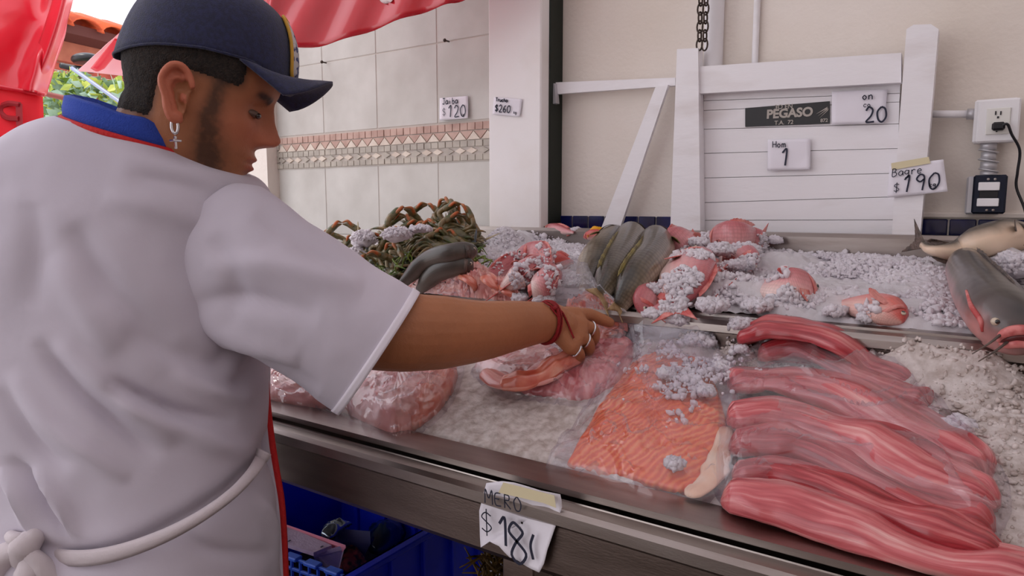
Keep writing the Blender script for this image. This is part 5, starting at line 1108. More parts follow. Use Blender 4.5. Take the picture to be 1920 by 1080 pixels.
# front emblem patch: shield with yellow border
def cps(a, t): 
    x, y = rimr(a); zr = rimz(a); s = math.cos(t*PI/2)**.62; z = zr+(.150-zr)*math.sin(t*PI/2)**.95; return x*s*1.02+.003, y*s*1.02, z
sh = [(-.36, .12), (-.40, .35), (-.36, .60), (-.2, .66), (0, .62), (.2, .66), (.36, .60), (.40, .35), (.36, .12), (.2, .07), (0, .05), (-.2, .07)]
pts = spl(np.array(sh+[sh[0]]), 48)
V, Fc, _ = tube([hp(*cps(a, t)) for a, t in pts], .0022, 6, cap=False); em = mk('emblem_border', V, Fc, mat('yellow embroidery', srgb(206, 158, 60), .7), capm)
rr = [[hp(*cps(a*k, .36+(t-.36)*k)) for a, t in pts] for k in np.linspace(.05, .95, 6)]
V, Fc, _ = loft(rr, cap=False); mk('emblem_patch', V, Fc, mat('pale embroidery', srgb(196, 190, 190), .8, col2=srgb(60, 66, 110), nscale=120, nmix=(.5, .56)), capm, thick=.0015)

# --- coat
M['coat'] = mat('white coat cloth', srgb(206, 199, 212), .85, col2=srgb(192, 185, 197), nscale=3, bump=(26, .10, 1500, .06), sheen=.15)
M['trim_red'] = mat('red piping', srgb(196, 30, 32), .7, bump=(300, .3)); M['blue'] = mat('blue knit collar', srgb(42, 72, 170), .85, bump=(600, .4)); M['tie'] = mat('cream apron tie', srgb(204, 194, 198), .85, bump=(200, .1))
RG_ = [(272, 262, 124, .094, .30, .878), (274, 276, 158, .108, .27, .882), (266, 300, 206, .124, .17, .887), (246, 340, 248, .138, .12, .89), (222, 400, 276, .148, .08, .89), (212, 480, 286, .152, .03, .89), (208, 570, 286, .152, 0, .888),
       (208, 660, 282, .148, 0, .885), (212, 750, 276, .142, 0, .88), (226, 830, 262, .134, 0, .875), (243, 895, 247, .128, 0, .87), (252, 950, 248, .132, 0, .87), (255, 1030, 250, .14, 0, .87), (258, 1100, 254, .145, 0, .87), (272, 1260, 276, .15, 0, .87)]
A_ = np.array(RG_); ts = np.linspace(0, len(A_)-1, 150); K = spl(A_, 150)
rings = []; NA = 180
for cx, cy, a_, b_, sl, d in K:
    c = P(cx, cy, d); ma = a_*d/F; row = []
    for i in range(NA):
        an = i*2*PI/NA; ca, sa = math.cos(an), math.sin(an); ex = 2.3; k = (abs(ca)**ex+abs(sa)**ex)**(-1/ex)
        row.append(c+(RT-ZZ*sl)*(ma*ca*k)+AW*(b_*sa*k))
    rings.append(row)
V, Fc, uv = loft(rings, cap=False)
def topx(V): q = V-CP; d = q@FW; return np.stack([960+F*(q@RT)/d, 540-F*(q@UP)/d], 1)
def seg_d(p, pl):
    best = np.full(len(p), 1e9); side = np.zeros(len(p)); par = np.zeros(len(p)); pl = np.array(pl, float); n = len(pl)-1
    for i in range(n):
        a, b = pl[i], pl[i+1]; ab = b-a; t = np.clip(((p-a)@ab)/(ab@ab), 0, 1); q = a+t[:, None]*ab; d = np.linalg.norm(p-q, axis=1); s = np.sign((p-a)@np.array([-ab[1], ab[0]]))
        m_ = d < best; best = np.where(m_, d, best); side = np.where(m_, s, side); par = np.where(m_, (i+t)/n, par)
    return best, side, par
def fold(V, N_, lines):
    px = topx(V); near = (N_@(-AW)) > -.15; D_ = np.zeros(len(V))
    for pl, amp, sg in lines:
        d, s, t = seg_d(px, spl(pl, 24)); D_ += 1.5*amp*np.exp(-(d/sg)**2)*np.sin(np.clip(t, .0, 1)*PI)**.6*near
    return V+N_*D_[:, None]
def ringnormals(V, cen): n = V-cen; n[:, 2] = 0; return n/np.linalg.norm(n, axis=1, keepdims=True)
cen = np.repeat(np.array([P(cx, cy, d) for cx, cy, a_, b_, sl, d in K]), NA, 0); N_ = ringnormals(V.copy(), cen)
FL = [([(70, 640), (130, 720), (210, 790), (300, 860)], -.010, 16), ([(105, 640), (170, 700), (250, 770), (330, 830)], .008, 18), ([(20, 700), (90, 790), (170, 850), (240, 900)], .008, 18), ([(0, 730), (60, 830), (130, 880)], -.006, 14),
      ([(200, 715), (270, 745), (340, 775), (440, 790)], -.011, 13), ([(220, 745), (300, 785), (400, 830), (490, 850)], .007, 20), ([(330, 700), (400, 735), (470, 745)], .006, 16), ([(430, 740), (470, 690), (495, 640)], -.007, 16),
      ([(140, 420), (180, 500), (260, 590), (330, 640)], -.008, 22), ([(100, 480), (150, 570), (220, 660)], .006, 26), ([(190, 370), (300, 390), (420, 430)], .005, 26), ([(240, 330), (330, 345), (420, 370)], -.004, 16), ([(60, 380), (70, 480), (60, 580)], -.005, 24),
      ([(0, 880), (40, 930), (70, 1010)], .008, 10), ([(20, 860), (70, 920), (130, 1020)], -.009, 11), ([(60, 880), (110, 940), (140, 1010)], .008, 10), ([(330, 1000), (400, 1030), (500, 1040)], -.006, 14), ([(480, 930), (505, 990), (512, 1080)], .005, 9),
      ([(230, 620), (330, 660), (430, 690)], -.006, 22), ([(450, 560), (440, 640), (400, 700)], -.006, 18)]
V = fold(V, N_, FL); V = V+N_*(fbm(V, 9, 3, 8)*.007+fbm(V*[1, 1, .6], 20, 2, 9)*.0022)[:, None]
px = topx(V); dW, _, tW = seg_d(px, spl([(30, 1025), (150, 1045), (260, 1025), (400, 950), (470, 890), (508, 830)], 40)); V = V-N_*(.011*np.exp(-(dW/22)**2))[:, None]
coat = mk('coat', V, Fc, M['coat'], man, uv=uv, thick=.0025)
# collar: blue standing collar with red piping at its base
def cring(i0, grow, dz): 
    cx, cy, a_, b_, sl, d = K[i0]; c = P(cx, cy, d)+ZZ*dz; return [c+(RT-ZZ*sl)*((a_*d/F+grow)*math.cos(t))+AW*((b_+grow)*math.sin(t)) for t in np.arange(64)*2*PI/64]
V, Fc, _ = loft([cring(0, -.001, -.006), cring(0, -.001, .012), cring(0, -.004, .026), cring(0, -.010, .029), cring(0, -.013, .014), cring(0, -.012, -.008)], cap=False); V = V+(fbm(V, 30, 2, 2)*.003)[:, None]*ZZ
mk('collar', V, Fc, M['blue'], man, thick=.002)
V, Fc, _ = tube(cring(0, .001, -.001)+[cring(0, .001, -.001)[0]], .0042, 8, cap=False); mk('collar_piping', V, Fc, M['trim_red'], man)
# right sleeve
sl_c = spl([P(395, 462, .845), P(440, 490, .835), P(500, 530, .83), P(580, 580, .832), P(650, 622, .838), P(712, 661, .845)], 70)
hs_ = np.interp(np.linspace(0, 1, 70), [0, .12, .35, .7, 1], [.088, .094, .089, .084, .0855]); rings = []; pd = np.array(P(635, 770, .845)-P(785, 551, .845)); pd /= np.linalg.norm(pd)
for i in range(70):
    q = i/69; T_ = sl_c[min(i+1, 69)]-sl_c[max(i-1, 0)]; T_ /= np.linalg.norm(T_); a = pd-T_*(pd@T_); a /= np.linalg.norm(a); b = np.cross(T_, a)
    sk = (1-q)**2
    rings.append([sl_c[i]+a*hs_[i]*math.cos(t)*(1.0)+b*(.058+.014*q)*math.sin(t) for t in np.arange(96)*2*PI/96])
V, Fc, uv = loft(rings, cap=False); cen = np.repeat(sl_c, 96, 0); N_ = V-cen; N_ /= np.linalg.norm(N_, axis=1, keepdims=True)
V = fold(V, N_, [([(380, 500), (470, 495), (600, 520), (680, 540)], .006, 22), ([(360, 570), (470, 560), (600, 590)], -.007, 20), ([(350, 600), (450, 640), (560, 680)], .006, 20), ([(420, 660), (520, 690), (600, 730)], -.005, 16), ([(480, 400), (560, 450), (660, 520)], -.004, 16), ([(400, 440), (440, 520), (430, 620)], -.005, 22)])
V = V+N_*(fbm(V, 14, 3, 12)*.004)[:, None]
slv = mk('sleeve', V, Fc, M['coat'], man, uv=uv, thick=.002)
hemr = [V[i*96:(i+1)*96] for i in (66, 67, 68, 69)]; hv, hf, _ = loft([c_+(c_-c_.mean(0))*.012 for c_ in hemr], cap=False); mk('sleeve_hem', hv, hf, mat('hem cloth', srgb(228, 222, 232), .85), slv, thick=.003)
# left sleeve (hidden side)
sc = spl([P(80, 420, .97), P(95, 520, 1.0), P(125, 650, 1.03)], 20); rings = []
for i in range(20):
    T_ = sc[min(i+1, 19)]-sc[max(i-1, 0)]; _, a, b = frame(T_, AW); rings.append([sc[i]+(a*math.cos(t)+b*math.sin(t))*.066 for t in np.arange(32)*2*PI/32])
V, Fc, _ = loft(rings, cap=False); mk('sleeve', V, Fc, M['coat'], man, thick=.003)
# coat back vent edge and red apron border down the right side
def ribbon(name, pl, d, w, mt, par, th=.003, wave=0, n=60, dd=None):
    c = spl(pl, n); rows = []
    for i in range(n):
        t = c[min(i+1, n-1)]-c[max(i-1, 0)]; t /= np.linalg.norm(t); nn = np.array([-t[1], t[0]]); dep_ = d if dd is None else np.interp(i/(n-1), np.linspace(0, 1, len(dd)), dd)
        rows.append([P(*(c[i]+nn*w*k), dep_-(.003*(1-k*k*4))) for k in (-.5, -.25, 0, .25, .5)])
    V, Fc, _ = loft(rows, cap=False, closed=False); return mk(name, V, Fc, mt, par, thick=th)
def coatd(px_, py_):   # depth of the coat's near face at a picture position
    K_ = K[np.argmin(np.abs(K[:, 1]-py_))]; x = np.clip((px_-K_[0])/K_[2], -.999, .999); return K_[5]-K_[3]*(1-abs(x)**2.3)**(1/2.3)
tp = spl([(36, 1022), (80, 1038), (150, 1046), (220, 1036), (300, 1008), (370, 972), (430, 930), (468, 892), (486, 866), (496, 846)], 60)
rows = []
for i, (x, y) in enumerate(tp):
    t = tp[min(i+1, 59)]-tp[max(i-1, 0)]; t /= np.linalg.norm(t); nn = np.array([-t[1], t[0]]); w_ = 11+3*math.sin(i*.12)
    rows.append([P(*(tp[i]+nn*w_*k), coatd(x, y)*.995+.006-(.0035*(1-k*k)) ) for k in (-1, -.5, 0, .5, 1)])
V, Fc, _ = loft(rows, cap=False, closed=False); tie = mk('apron_tie', V, Fc, M['tie'], man, thick=.004)
kd = coatd(60, 1020)-.030
kn = [capsules([P(66, 1005, kd), P(48, 1025, kd-.004), P(40, 1048, kd)], [.011, .016, .010]), capsules([P(45, 1030, kd-.006), P(10, 1042, kd), P(-20, 1090, kd)], [.008, .014, .012]), capsules([P(50, 1035, kd-.004), P(60, 1070, kd-.004), P(50, 1130, kd)], [.007, .016, .018]), capsules([P(40, 1030, kd-.008), P(70, 1050, kd-.006), P(105, 1100, kd)], [.006, .010, .012]), capsules([P(20, 1005, kd), P(35, 1012, kd-.006), P(60, 1010, kd)], [.006, .008, .007])]
V, Fc = join(kn); V = V+(fbm(V, 40, 2, 4)*.004)[:, None]*(-AW); mk('tie_knot', V, Fc, M['tie'], tie)
ribbon('apron_edge', [(486, 720), (490, 780), (494, 840), (506, 910), (514, 970), (518, 1030), (522, 1110)], .905, 30, M['coat'], man, .004)
ribbon('apron_border', [(497, 712), (502, 770), (509, 828), (518, 885), (527, 940), (532, 1010), (536, 1110)], .906, 10, M['trim_red'], man, .004)
# trousers and shoes
M['trouser'] = mat('dark trousers', srgb(44, 44, 58), .9, bump=(60, .2)); M['shoe'] = mat('black shoe', srgb(24, 22, 24), .5)
hipz = P(240, 1200, .87); hx0 = P(260, 900, .87)
for s_ in (-1, 1):
    b0 = np.array([hx0[0], hx0[1], .62])+RT*.085*s_; V, Fc, _ = loft([[b0*[1, 1, 0]+ZZ*z+np.array([math.cos(t)*r, math.sin(t)*r*1.1, 0]) for t in np.arange(28)*2*PI/28] for z, r in ((.80, .066), (.62, .075), (.42, .070), (.25, .064), (.06, .068), (.045, .066))]); V[:, :2] += (fbm(V, 14, 2, s_+3)*.006)[:, None]
    lg = mk('trouser_leg', V, Fc, M['trouser'], man)
    c = b0*[1, 1, 0]; fy = np.array([0, 1., 0]); rr = []
    for q in np.linspace(0, 1, 14):
        cc_ = c+fy*(-.08+.27*q)+ZZ*0; wd = np.interp(q, [0, .1, .4, .75, .95, 1], [.022, .036, .036, .046, .032, .01]); ht = np.interp(q, [0, .1, .3, .5, .8, 1], [.05, .085, .09, .07, .05, .02])
        rr.append([cc_+np.array([math.cos(t)*wd, 0, max(0, math.sin(t)*ht)+.001]) for t in np.arange(18)*2*PI/18])
    V, Fc, _ = loft(rr); mk('shoe', V, Fc, M['shoe'], man)
# --- red thread bracelet and rings
M['thread'] = mat('red thread', srgb(150, 16, 24), .7, bump=(900, .6))
wc = P(1024, 604.5, .9605); ax = P(1036, 604, .968)-P(1000, 606, .950); ax /= np.linalg.norm(ax); u_ = ZZ-ax*(ZZ@ax); u_ /= np.linalg.norm(u_); v_ = np.cross(ax, u_)
def wr(t, r=.0292, off=0): return wc+ax*(off+.003*math.cos(t))+u_*r*math.cos(t)+v_*r*math.sin(t)
V, Fc, _ = tube([wr(t) for t in np.linspace(0, 2*PI, 60)], .0024, 8, cap=False); brc = mk('bracelet', V, Fc, M['thread'], man)
V, Fc, _ = tube([wr(t, .0295, .0045) for t in np.linspace(0, 2*PI, 60)], .0014, 8, cap=False); mk('thread_loop', V, Fc, M['thread'], brc)
def hs3(px_, py_, base=None):
    r_ = ray(px_, py_); best = None
    q = co-CP; d_ = q@FW; X_ = 960+F*(q@RT)/d_; Y_ = 540-F*(q@UP)/d_; m_ = (np.abs(X_-px_) < 2.5) & (np.abs(Y_-py_) < 2.5)
    return P(px_, py_, (d_[m_].min() if m_.any() else .96)-.0015)
th = [(1020, 566), (1030, 572), (1042, 580), (1052, 583), (1058, 592), (1064, 605), (1070, 620), (1076, 634)]
V, Fc, _ = tube([hs3(*q) for q in th], [.0014]*8, 7, 40); mk('thread_tail', V, Fc, M['thread'], brc)
V, Fc, _ = tube([hs3(*q) for q in [(1032, 576), (1040, 586), (1047, 595)]], [.0012]*3, 6, 14); mk('thread_tail', V, Fc, M['thread'], brc)
V, Fc = ellipsoid(hs3(1040, 578), (.004, .004, .003)); mk('thread_knot', V, Fc, M['thread'], brc)
def ring_(a, b, q, r, nm='finger_ring'):
    c = a*(1-q)+b*q; t_, x_, y_ = frame(b-a); V, Fc, _ = tube([c+(x_*math.cos(t)+y_*math.sin(t))*r for t in np.linspace(0, 2*PI, 28)], .0016, 8, cap=False); mk(nm, V, Fc, M['silver'], man)
ring_(ch[1][0][0], ch[1][0][1], .80, .0108); ring_(ch[2][0][0], ch[2][0][1], .75, .0105); ring_(ch[3][0][0], ch[3][0][1], .7, .0096)
# ================================================================ RED BANNER OVER THE TILES
def vinyl(name, a, b):
    return mat(name, a, .22, col2=b, nscale=2.2, nmix=(.4, .7), bump=(5, .8), coat=.9)
M['vinyl'] = vinyl('red vinyl', srgb(206, 36, 50), srgb(186, 26, 40)); M['vinyl_print'] = mat('white print', srgb(232, 210, 212), .3, coat=.5)
low = [(440, 100), (500, 90), (525, 91), (600, 85), (680, 62), (760, 35), (830, 13), (875, -3), (960, -35)]
lp = spl(low, 50); rows = []
for k, q in enumerate(np.linspace(0, 1, 26)):
    row = []
    for i, (x, y) in enumerate(lp):
        d = 1.62-.16*i/49; p = P(x, y, d)+ZZ*(q*.34)+fh*(.05*q); w_ = .016*math.sin(i*.33+q*5+1.2*math.sin(q*4+i*.1))*(.35+q)+.008*math.sin(i*.8-q*9); row.append(p+fh*w_)
    rows.append(row)
V, Fc, _ = loft(rows, cap=False, closed=False); ban = mk('banner', V, Fc, M['vinyl'], None, thick=.0015); tag(ban, 'glossy wrinkled red vinyl banner hanging above the grey tiles', 'banner')
def onban(x, y, off=.003):
    Vb = V; q = Vb-CP; d_ = q@FW; X_ = 960+F*(q@RT)/d_; Y_ = 540-F*(q@UP)/d_; i = np.argmin((X_-x)**2+(Y_-y)**2); return P(x, y, d_[i]-off)
c = (724, -4); V2, F2, _ = loft([[onban(c[0]+13*r*math.cos(t), c[1]+11*r*math.sin(t)) for t in np.arange(24)*PI/12] for r in (.05, .5, 1)], cap=False); mk('printed_dot', V2, F2, M['vinyl_print'], ban, thick=.0008)
V2, F2, _ = loft([[onban(x, y+dy) for x, y in ((560, 12), (600, 4), (640, -4), (700, -12))] for dy in (-16, 0, 9)], cap=False, closed=False)

# ================================================================ OUTSIDE, LEFT
M['vinyl2'] = mat('red awning cloth', srgb(226, 28, 50), .3, col2=srgb(206, 20, 42), nscale=1.5, bump=(3, .3), coat=.4)
M['vinyl_back'] = mat('backlit red valance', srgb(240, 24, 44), .5, col2=srgb(230, 18, 36), nscale=3)
D1 = 2.6
def px_sheet(name, grid, mt, par=None, th=.003, n=(30, 30), amp=0, fq=3, seed=0):
    """grid: rows of (px,py,d) control points, splined"""
    rows = [spl(np.array(r, float), n[1]) for r in grid]; rows = np.array(rows); cols = np.stack([spl(rows[:, j], n[0]) for j in range(n[1])], 1)
    G = np.array([[P(*q) for q in r] for r in cols]); V, Fc, _ = loft(G, cap=False, closed=False); V = V+fh*(fbm(V, fq, 3, seed)[:, None]*amp); return mk(name, V, Fc, mt, par, thick=th)
aw = empty('awning', P(60, 100, D1), 'large red vinyl awning at the upper left with a hanging valance', 'awning')
px_sheet('awning_cloth', [[(-260, -160, 2.2), (-60, -150, 2.5), (90, -130, 2.7), (122, -100, 2.8), (172, -90, 2.9)], [(-260, 0, 2.2), (-60, 0, 2.45), (60, 0, 2.6), (96, 0, 2.72), (138, 0, 2.75)], [(-260, 90, 2.2), (-60, 90, 2.4), (40, 95, 2.55), (78, 98, 2.5), (112, 95, 2.65)], [(-260, 140, 2.2), (-60, 160, 2.4), (30, 168, 2.5), (60, 172, 2.45), (84, 178, 2.6)]], M['vinyl2'], aw, n=(50, 60), amp=.05, fq=4, seed=3)
px_sheet('awning_fold', [[(112, -60, 2.55), (128, -60, 2.5), (146, -60, 2.6)], [(96, 10, 2.55), (118, 10, 2.48), (134, 10, 2.6)], [(66, 100, 2.55), (90, 100, 2.48), (106, 100, 2.6)], [(44, 160, 2.55), (60, 168, 2.5), (80, 172, 2.6)]], M['vinyl2'], aw, n=(40, 14))
px_sheet('valance', [[(-260, 120, 2.3), (-60, 148, 2.4), (0, 160, 2.45), (80, 176, 2.52)], [(-260, 190, 2.3), (-60, 215, 2.4), (0, 216, 2.45), (82, 222, 2.52)], [(-260, 230, 2.3), (-60, 255, 2.4), (0, 260, 2.45), (85, 268, 2.52)]], M['vinyl_back'], aw, n=(12, 20), amp=.01)
V, Fc, _ = tube([P(-260, 122, 2.29), P(-60, 152, 2.39), P(0, 163, 2.44), P(84, 178, 2.51)], .008, 8, 20); mk('awning_rod', V, Fc, M['vinyl2'], aw)
# mirrored letter P on the valance, seen from behind
lr = mat('dark red print', srgb(150, 8, 24), .6)
st = [boxvf((0, 0, 0), (1, 1, 1))]
def vq(x, y, d=2.455): return P(x, y, d)
def bar(name, pts, w, par):
    V, Fc, _ = tube(pts, w, 6, 30); V = V; return mk(name, V, Fc, lr, par)
loop = [vq(37, 196), (vq(18, 194)), vq(4, 200), vq(3, 212), vq(14, 221), vq(36, 223)]
L1 = prism([vq(30, 193), vq(42, 195), vq(43, 238), vq(31, 236)], -AW, .002); L2 = [tube(loop, .010, 6, 30)[:2]]
V, Fc = join([L1]+L2); mk('printed_letter', V, Fc, lr, aw, smooth=False)
# second small red and white awning
aw2 = empty('awning', P(190, 120, 3.6), 'smaller red and pale awning further back beside the cap', 'awning')
px_sheet('awning_cloth', [[(226, 62, 3.4), (236, 60, 3.5), (300, 40, 3.6)], [(146, 134, 3.6), (190, 138, 3.6), (300, 150, 3.6)]], mat('pale pink vinyl', srgb(238, 178, 184), .3, coat=.4), aw2, n=(20, 20), amp=.03, seed=7)
px_sheet('red_stripe', [[(215, 72, 3.37), (224, 74, 3.38), (236, 80, 3.4)], [(170, 128, 3.5), (182, 134, 3.5), (196, 128, 3.5)]], M['vinyl2'], aw2, n=(14, 8))
V, Fc, _ = tube([P(135, 128, 3.5), P(215, 184, 3.3), P(260, 215, 3.2)], .010, 8, 20); mk('awning_arm', V, Fc, mat('blue white tube', srgb(150, 160, 190), .4, metal=.5), aw2)
V, Fc, _ = tube([P(86, 176, 3.2), P(140, 188, 3.2), P(220, 205, 3.2)], .012, 8, 20); mk('front_bar', V, Fc, mat('rust tube', srgb(140, 70, 60), .5), aw2)
# brick house
hd = np.array([-.22, .975, 0]); hd /= np.linalg.norm(hd); hb_ = P(90, 200, 7.0); wn = np.array([hd[1], -hd[0], 0]); 
hs = empty('brick_house', (hb_[0], hb_[1], 0), 'red brick house with orange tiled eave seen behind the awnings', 'house')
def hpnt(s, z, o=0):
    z = z-.40 if z > .5 else z
    return np.array([hb_[0], hb_[1], 0])+hd*s+ZZ*z+wn*o
def hbox(name, s0, s1, z0, z1, o0, o1, mt, bev=.003):
    V, Fc = boxvf((0, 0, 0), (s1-s0, o1-o0, z1-z0), bev=bev); R_ = np.stack([hd, wn, ZZ], 1); c_ = hpnt((s0+s1)/2, (z0+z1)/2, (o0+o1)/2); return mk(name, V@R_.T+c_, Fc, mt, hs, smooth=False)
M['brick'] = mat('red brick', srgb(186, 92, 74), .85, col2=srgb(160, 70, 58), nscale=5, bump=(60, .3)); M['mortar'] = mat('mortar', srgb(206, 182, 168), .9)
hbox('wall_panel', -1.5, 7, 0, 3.15, -.2, 0, M['mortar'], 0)
zt = 3.05
for r in range(15):
    z = 1.75+r*.088
    for q in range(16):
        s = -1.3+q*.27+(.135 if r % 2 else 0); hbox('brick', s, s+.245, z, z+.07, -.02, .012+rng.uniform(0, .006), M['brick'], .004)
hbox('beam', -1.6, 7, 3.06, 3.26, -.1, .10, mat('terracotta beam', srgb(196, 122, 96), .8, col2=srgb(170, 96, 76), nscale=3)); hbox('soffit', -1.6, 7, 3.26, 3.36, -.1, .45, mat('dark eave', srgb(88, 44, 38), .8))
M['rooftile'] = mat('orange roof tile', srgb(222, 100, 50), .7, col2=srgb(190, 78, 44), nscale=5)
for q in range(26):
    a0 = hpnt(-1.5+q*.32, 3.32, .52); b0 = hpnt(-1.5+q*.32, 3.62, -.4)
    V, Fc, _ = loft([[c_+hd*math.cos(t)*.17+ZZ*math.sin(t)*.10 for t in np.linspace(0, PI, 9)] for c_ in (a0, b0)], cap=False, closed=False); mk('roof_tile', V, Fc, M['rooftile'], hs, thick=.015)
hbox('window_vent', .9, 1.4, 2.75, 2.98, -.02, .02, M['black'])
# street lamp / dark canopy parts
sl_ = empty('street_light', P(165, 115, 5.5), 'black street light mounted on the brick wall above the hedge', 'lamp')
V, Fc = ellipsoid(P(162, 112, 5.5), (.14, .10, .05), nu=20, nv=12); V[:, 2] = np.maximum(V[:, 2], P(162, 118, 5.5)[2]); mk('lamp_head', V, Fc, M['black'], sl_)
V, Fc, _ = tube([P(114, 123, 5.5), P(140, 128, 5.5), P(175, 132, 5.5)], .022, 8, 12); mk('lamp_arm', V, Fc, M['black'], sl_)
# hedge
M['leafA'] = mat('yellow green leaf', srgb(196, 206, 92), .5, col2=srgb(128, 160, 70), nscale=3); M['leafB'] = mat('pale leaf', srgb(170, 200, 180), .5, col2=srgb(90, 120, 80), nscale=3); M['twig'] = mat('brown twig', srgb(150, 100, 72), .8)
def hedge(label, x0, x1, y0, y1, d, n):
    root = empty('hedge', P((x0+x1)/2, y1, d), label, 'hedge', 'leafy hedges outside')
    for nm, mt in (('foliage', M['leafA']), ('pale_foliage', M['leafB'])):
        Vv = []; Ff = []
        for k in range(n):
            p = P(rng.uniform(x0, x1), rng.uniform(y0, y1), d+rng.uniform(-.3, .3)); a = rng.randn(3); a /= np.linalg.norm(a); b = np.cross(a, rng.randn(3)); b /= np.linalg.norm(b); s = rng.uniform(.025, .06); c_ = np.cross(a, b)
            Vv += [p-a*s, p+b*s*.55+c_*s*.1, p+a*s, p-b*s*.55+c_*s*.1]; m0 = k*4; Ff.append((m0, m0+1, m0+2, m0+3))
        o = mk(nm, Vv, Ff, mt, root, smooth=False, thick=.001); o['kind'] = 'stuff'
    tw = []
    for k in range(14):
        p = P(rng.uniform(x0, x1), y1+20, d+rng.uniform(-.1, .2)); q = P(rng.uniform(x0, x1), y0+10, d+rng.uniform(-.2, .2)); tw.append(tube([p, (p+q)/2+rng.randn(3)*.08, q], [.012, .008, .004], 5, 12)[:2])
    V, Fc = join(tw); mk('stems', V, Fc, M['twig'], root)['kind'] = 'stuff'
hedge('sunlit yellow green hedge below the brick wall left of the collar', 78, 240, 150, 245, 4.6, 420)
hedge('pale hedge top climbing in front of the bricks', 90, 160, 135, 200, 5.2, 140)
# pale street wall behind the opening
box('street_wall', (-7.5, 9.5, .7), (14, .2, 1.4), M['outside_ground'], None, bev=.01); tag(bpy.data.objects['street_wall'], 'pale low street wall far behind the man', 'wall')

# ================================================================ UNDER THE COUNTER
M['blue_crate'] = mat('blue crate plastic', srgb(28, 52, 235), .4, col2=srgb(18, 36, 200), nscale=4, bump=(30, .05)); M['blue_light'] = mat('light blue basket plastic', srgb(70, 110, 220), .4)
cra = empty('blue_crate', (-1.13, .86, .1), 'large blue plastic crate under the counter', 'crate')
x0_, x1_, y0_, y1_, zt_, zb_ = -1.366, -.895, .66, 1.20, .55, .12; tk = .008
def cbox(nm, a, b, mt, par): a, b = np.array(a, float), np.array(b, float); return box(nm, (a+b)/2, np.abs(b-a), mt, par, bev=.002)
cbox('crate_side', (x0_, y0_, zb_), (x0_+tk, y1_, zt_), M['blue_crate'], cra); cbox('crate_side', (x1_-tk, y0_, zb_), (x1_, y1_, zt_), M['blue_crate'], cra)
cbox('crate_side', (x0_, y1_-tk, zb_), (x1_, y1_, zt_), M['blue_crate'], cra); cbox('crate_side', (x0_, y0_, zb_), (x1_, y0_+tk, zt_), M['blue_crate'], cra)
cbox('crate_bottom', (x0_, y0_, zb_), (x1_, y1_, zb_+.01), M['blue_crate'], cra)
cbox('crate_rim', (x0_-.014, y0_-.014, zt_-.012), (x0_+tk, y1_+.014, zt_), M['blue_crate'], cra); cbox('crate_rim', (x1_-tk, y0_-.014, zt_-.012), (x1_+.014, y1_+.014, zt_), M['blue_crate'], cra); cbox('crate_rim', (x0_-.014, y1_-tk, zt_-.012), (x1_+.014, y1_+.014, zt_), M['blue_crate'], cra)
cbox('crate_rim', (x0_-.014, y0_-.014, zt_-.012), (x1_+.014, y0_+tk, zt_), M['blue_crate'], cra)
for y in np.arange(y0_+.06, y1_, .09): cbox('crate_rib', (x1_, y-.006, zb_), (x1_+.012, y+.006, zt_-.012), M['blue_crate'], cra)
for x in np.arange(x0_+.07, x1_, .10): cbox('crate_rib', (x-.006, y1_-tk-.01, zb_), (x+.006, y1_-tk, zt_-.012), M['blue_crate'], cra)
cbox('crate_label', (x1_+.012, .84, .38), (x1_+.014, .93, .47), mat('clouded label', srgb(96, 104, 150), .6), cra)
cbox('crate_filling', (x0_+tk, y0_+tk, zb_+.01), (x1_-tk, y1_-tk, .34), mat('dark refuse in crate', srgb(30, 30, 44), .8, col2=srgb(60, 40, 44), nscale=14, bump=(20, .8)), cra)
# styrofoam tray, grey box and wrappers inside
def slabpx(name, pts, th, mt, par=None, nrm=-ZZ): V, Fc = prism([onZ(x, y, z) for x, y, z in pts], nrm, th); return mk(name, V, Fc, mt, par, smooth=False)
fm_ = mat('pinkish styrofoam', srgb(212, 188, 214), .8, col2=srgb(196, 168, 196), nscale=20, bump=(200, .2))
sb = empty('foam_tray', onZ(580, 1010, .48), 'pinkish white foam box lid with two black marks inside the blue crate', 'box')
slabpx('lid_top', [(500, 975, .49), (560, 996, .49), (622, 1022, .49), (588, 1036, .49), (500, 1008, .49)], .008, fm_, sb)
slabpx('box_side', [(588, 1037, .48), (645, 1022, .49), (632, 1075, .42), (600, 1060, .42)], .01, fm_, sb)
slabpx('lid_back', [(510, 974, .495), (648, 1022, .495), (642, 1030, .48), (510, 988, .48)], .006, mat('pink foam edge', srgb(226, 140, 160), .8), sb)
for x, y in ((543, 1011), (604, 1022)):
    O = onZ(x-6, y+5, .4915); U_ = onZ(x+14, y+9, .4915)-O; U_ /= np.linalg.norm(U_); W_ = np.cross(ZZ, U_); write('*', O, U_, W_, .010, .0007, sb, ZZ)
gb = empty('grey_carton', onZ(660, 1010, .40), 'small grey carton leaning inside the blue crate', 'box')
slabpx('carton_face', [(596, 1014, .46), (622, 990, .47), (694, 996, .47), (672, 1040, .40), (640, 1046, .38)], .03, mat('grey carton', srgb(92, 92, 128), .6), gb)
wp = patch([(600, 1000), (615, 985), (650, 985), (640, 1005), (615, 1012)], .02, ns=30, na_=.01, seed=3)
def patchz(outline, z, H_, mt, name, label, cat, seed=0):
    c = np.mean(outline, 0); o = spl(np.array(outline+[outline[0]], float), 49)[:-1]
    V, Fc, _ = loft([[onZ(*(c+(q-c)*r), z)+ZZ*(H_*(1-r*r)**.5 if r < 1 else 0) for q in o] for r in np.linspace(.03, 1, 12)[::-1]]); V = V+ZZ*(fbm(V, 40, 3, seed)*.012)[:, None]; return tag(mk(name, V, Fc, mt), label, cat)
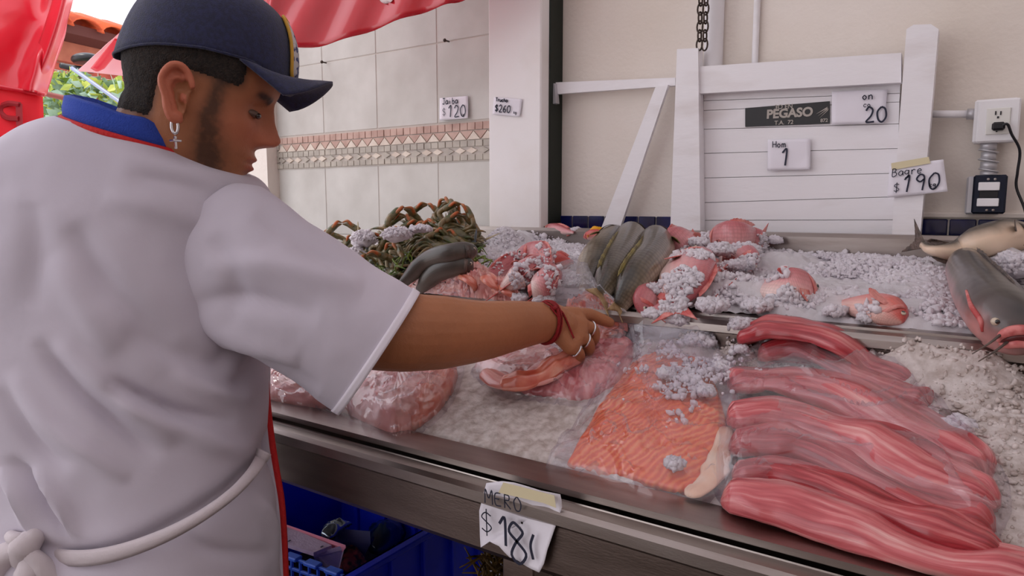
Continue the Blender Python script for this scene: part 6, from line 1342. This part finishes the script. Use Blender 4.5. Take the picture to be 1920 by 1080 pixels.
patchz([(600, 1010), (612, 984), (660, 982), (640, 1000), (618, 1014)], .47, .02, mat('silver wrapper', srgb(150, 160, 170), .15, metal=.8), 'wrapper', 'shiny silver wrapper inside the blue crate', 'wrapper')
patchz([(690, 1000), (730, 985), (760, 1000), (750, 1020), (712, 1040), (690, 1030)], .40, .04, mat('dark teal bag', srgb(30, 50, 76), .2, coat=.6), 'refuse_bag', 'dark teal plastic bag in the blue crate', 'bag', 3)
patchz([(630, 1060), (650, 1030), (665, 1020), (680, 1045), (690, 1070), (655, 1085)], .40, .03, mat('red netting', srgb(170, 70, 74), .6, col2=srgb(60, 40, 50), nscale=60), 'net_bag', 'reddish net bag at the front of the blue crate', 'bag', 5)
# small lattice basket
lb_ = empty('small_basket', onZ(570, 1060, .48), 'small light blue lattice basket in front inside the blue crate', 'basket')
A0, A1 = onZ(500, 1030, .50), onZ(660, 1086, .50); dv = (A1-A0)/np.linalg.norm(A1-A0)
R_ = np.stack([dv, np.cross(ZZ, dv), ZZ], 1)
for k in range(9):
    c_ = A0+dv*(k*.024)-ZZ*.045; V, Fc = boxvf(c_, (.005, .006, .09), R_, .001); mk('basket_bar', V, Fc, M['blue_light'], lb_, smooth=False)
for z in (0, -.022, -.044, -.066):
    V, Fc = boxvf((A0+A1)/2+ZZ*z, (np.linalg.norm(A1-A0), .006, .006), R_, .001); mk('basket_bar', V, Fc, M['blue_light'], lb_, smooth=False)
for k in range(4):
    c_ = A0+dv*(k*.055+.02)+ZZ*.003+np.cross(ZZ, dv)*.0; V, Fc = boxvf(c_-np.cross(dv, ZZ)*.0, (.035, .02, .008), R_, .002); mk('basket_rim', V, Fc, M['blue_light'], lb_, smooth=False)
# dried bundle right of the crate
parts = []
for k in range(120):
    p = P(rng.uniform(903, 960), rng.uniform(1030, 1100), 1.15+rng.uniform(-.04, .04)); d1 = rng.randn(3)*.012; parts.append(tube([p, p+d1, p+d1*1.8+rng.randn(3)*.004], [.0022, .002, .001], 4, 6)[:2])
V, Fc = join(parts); db = tag(mk('dried_bundle', V, Fc, mat('dried stalks', srgb(120, 92, 40), .8, col2=srgb(70, 52, 26), nscale=40)), 'brownish dried stalks bundled behind the counter leg', 'plant', kind='stuff')
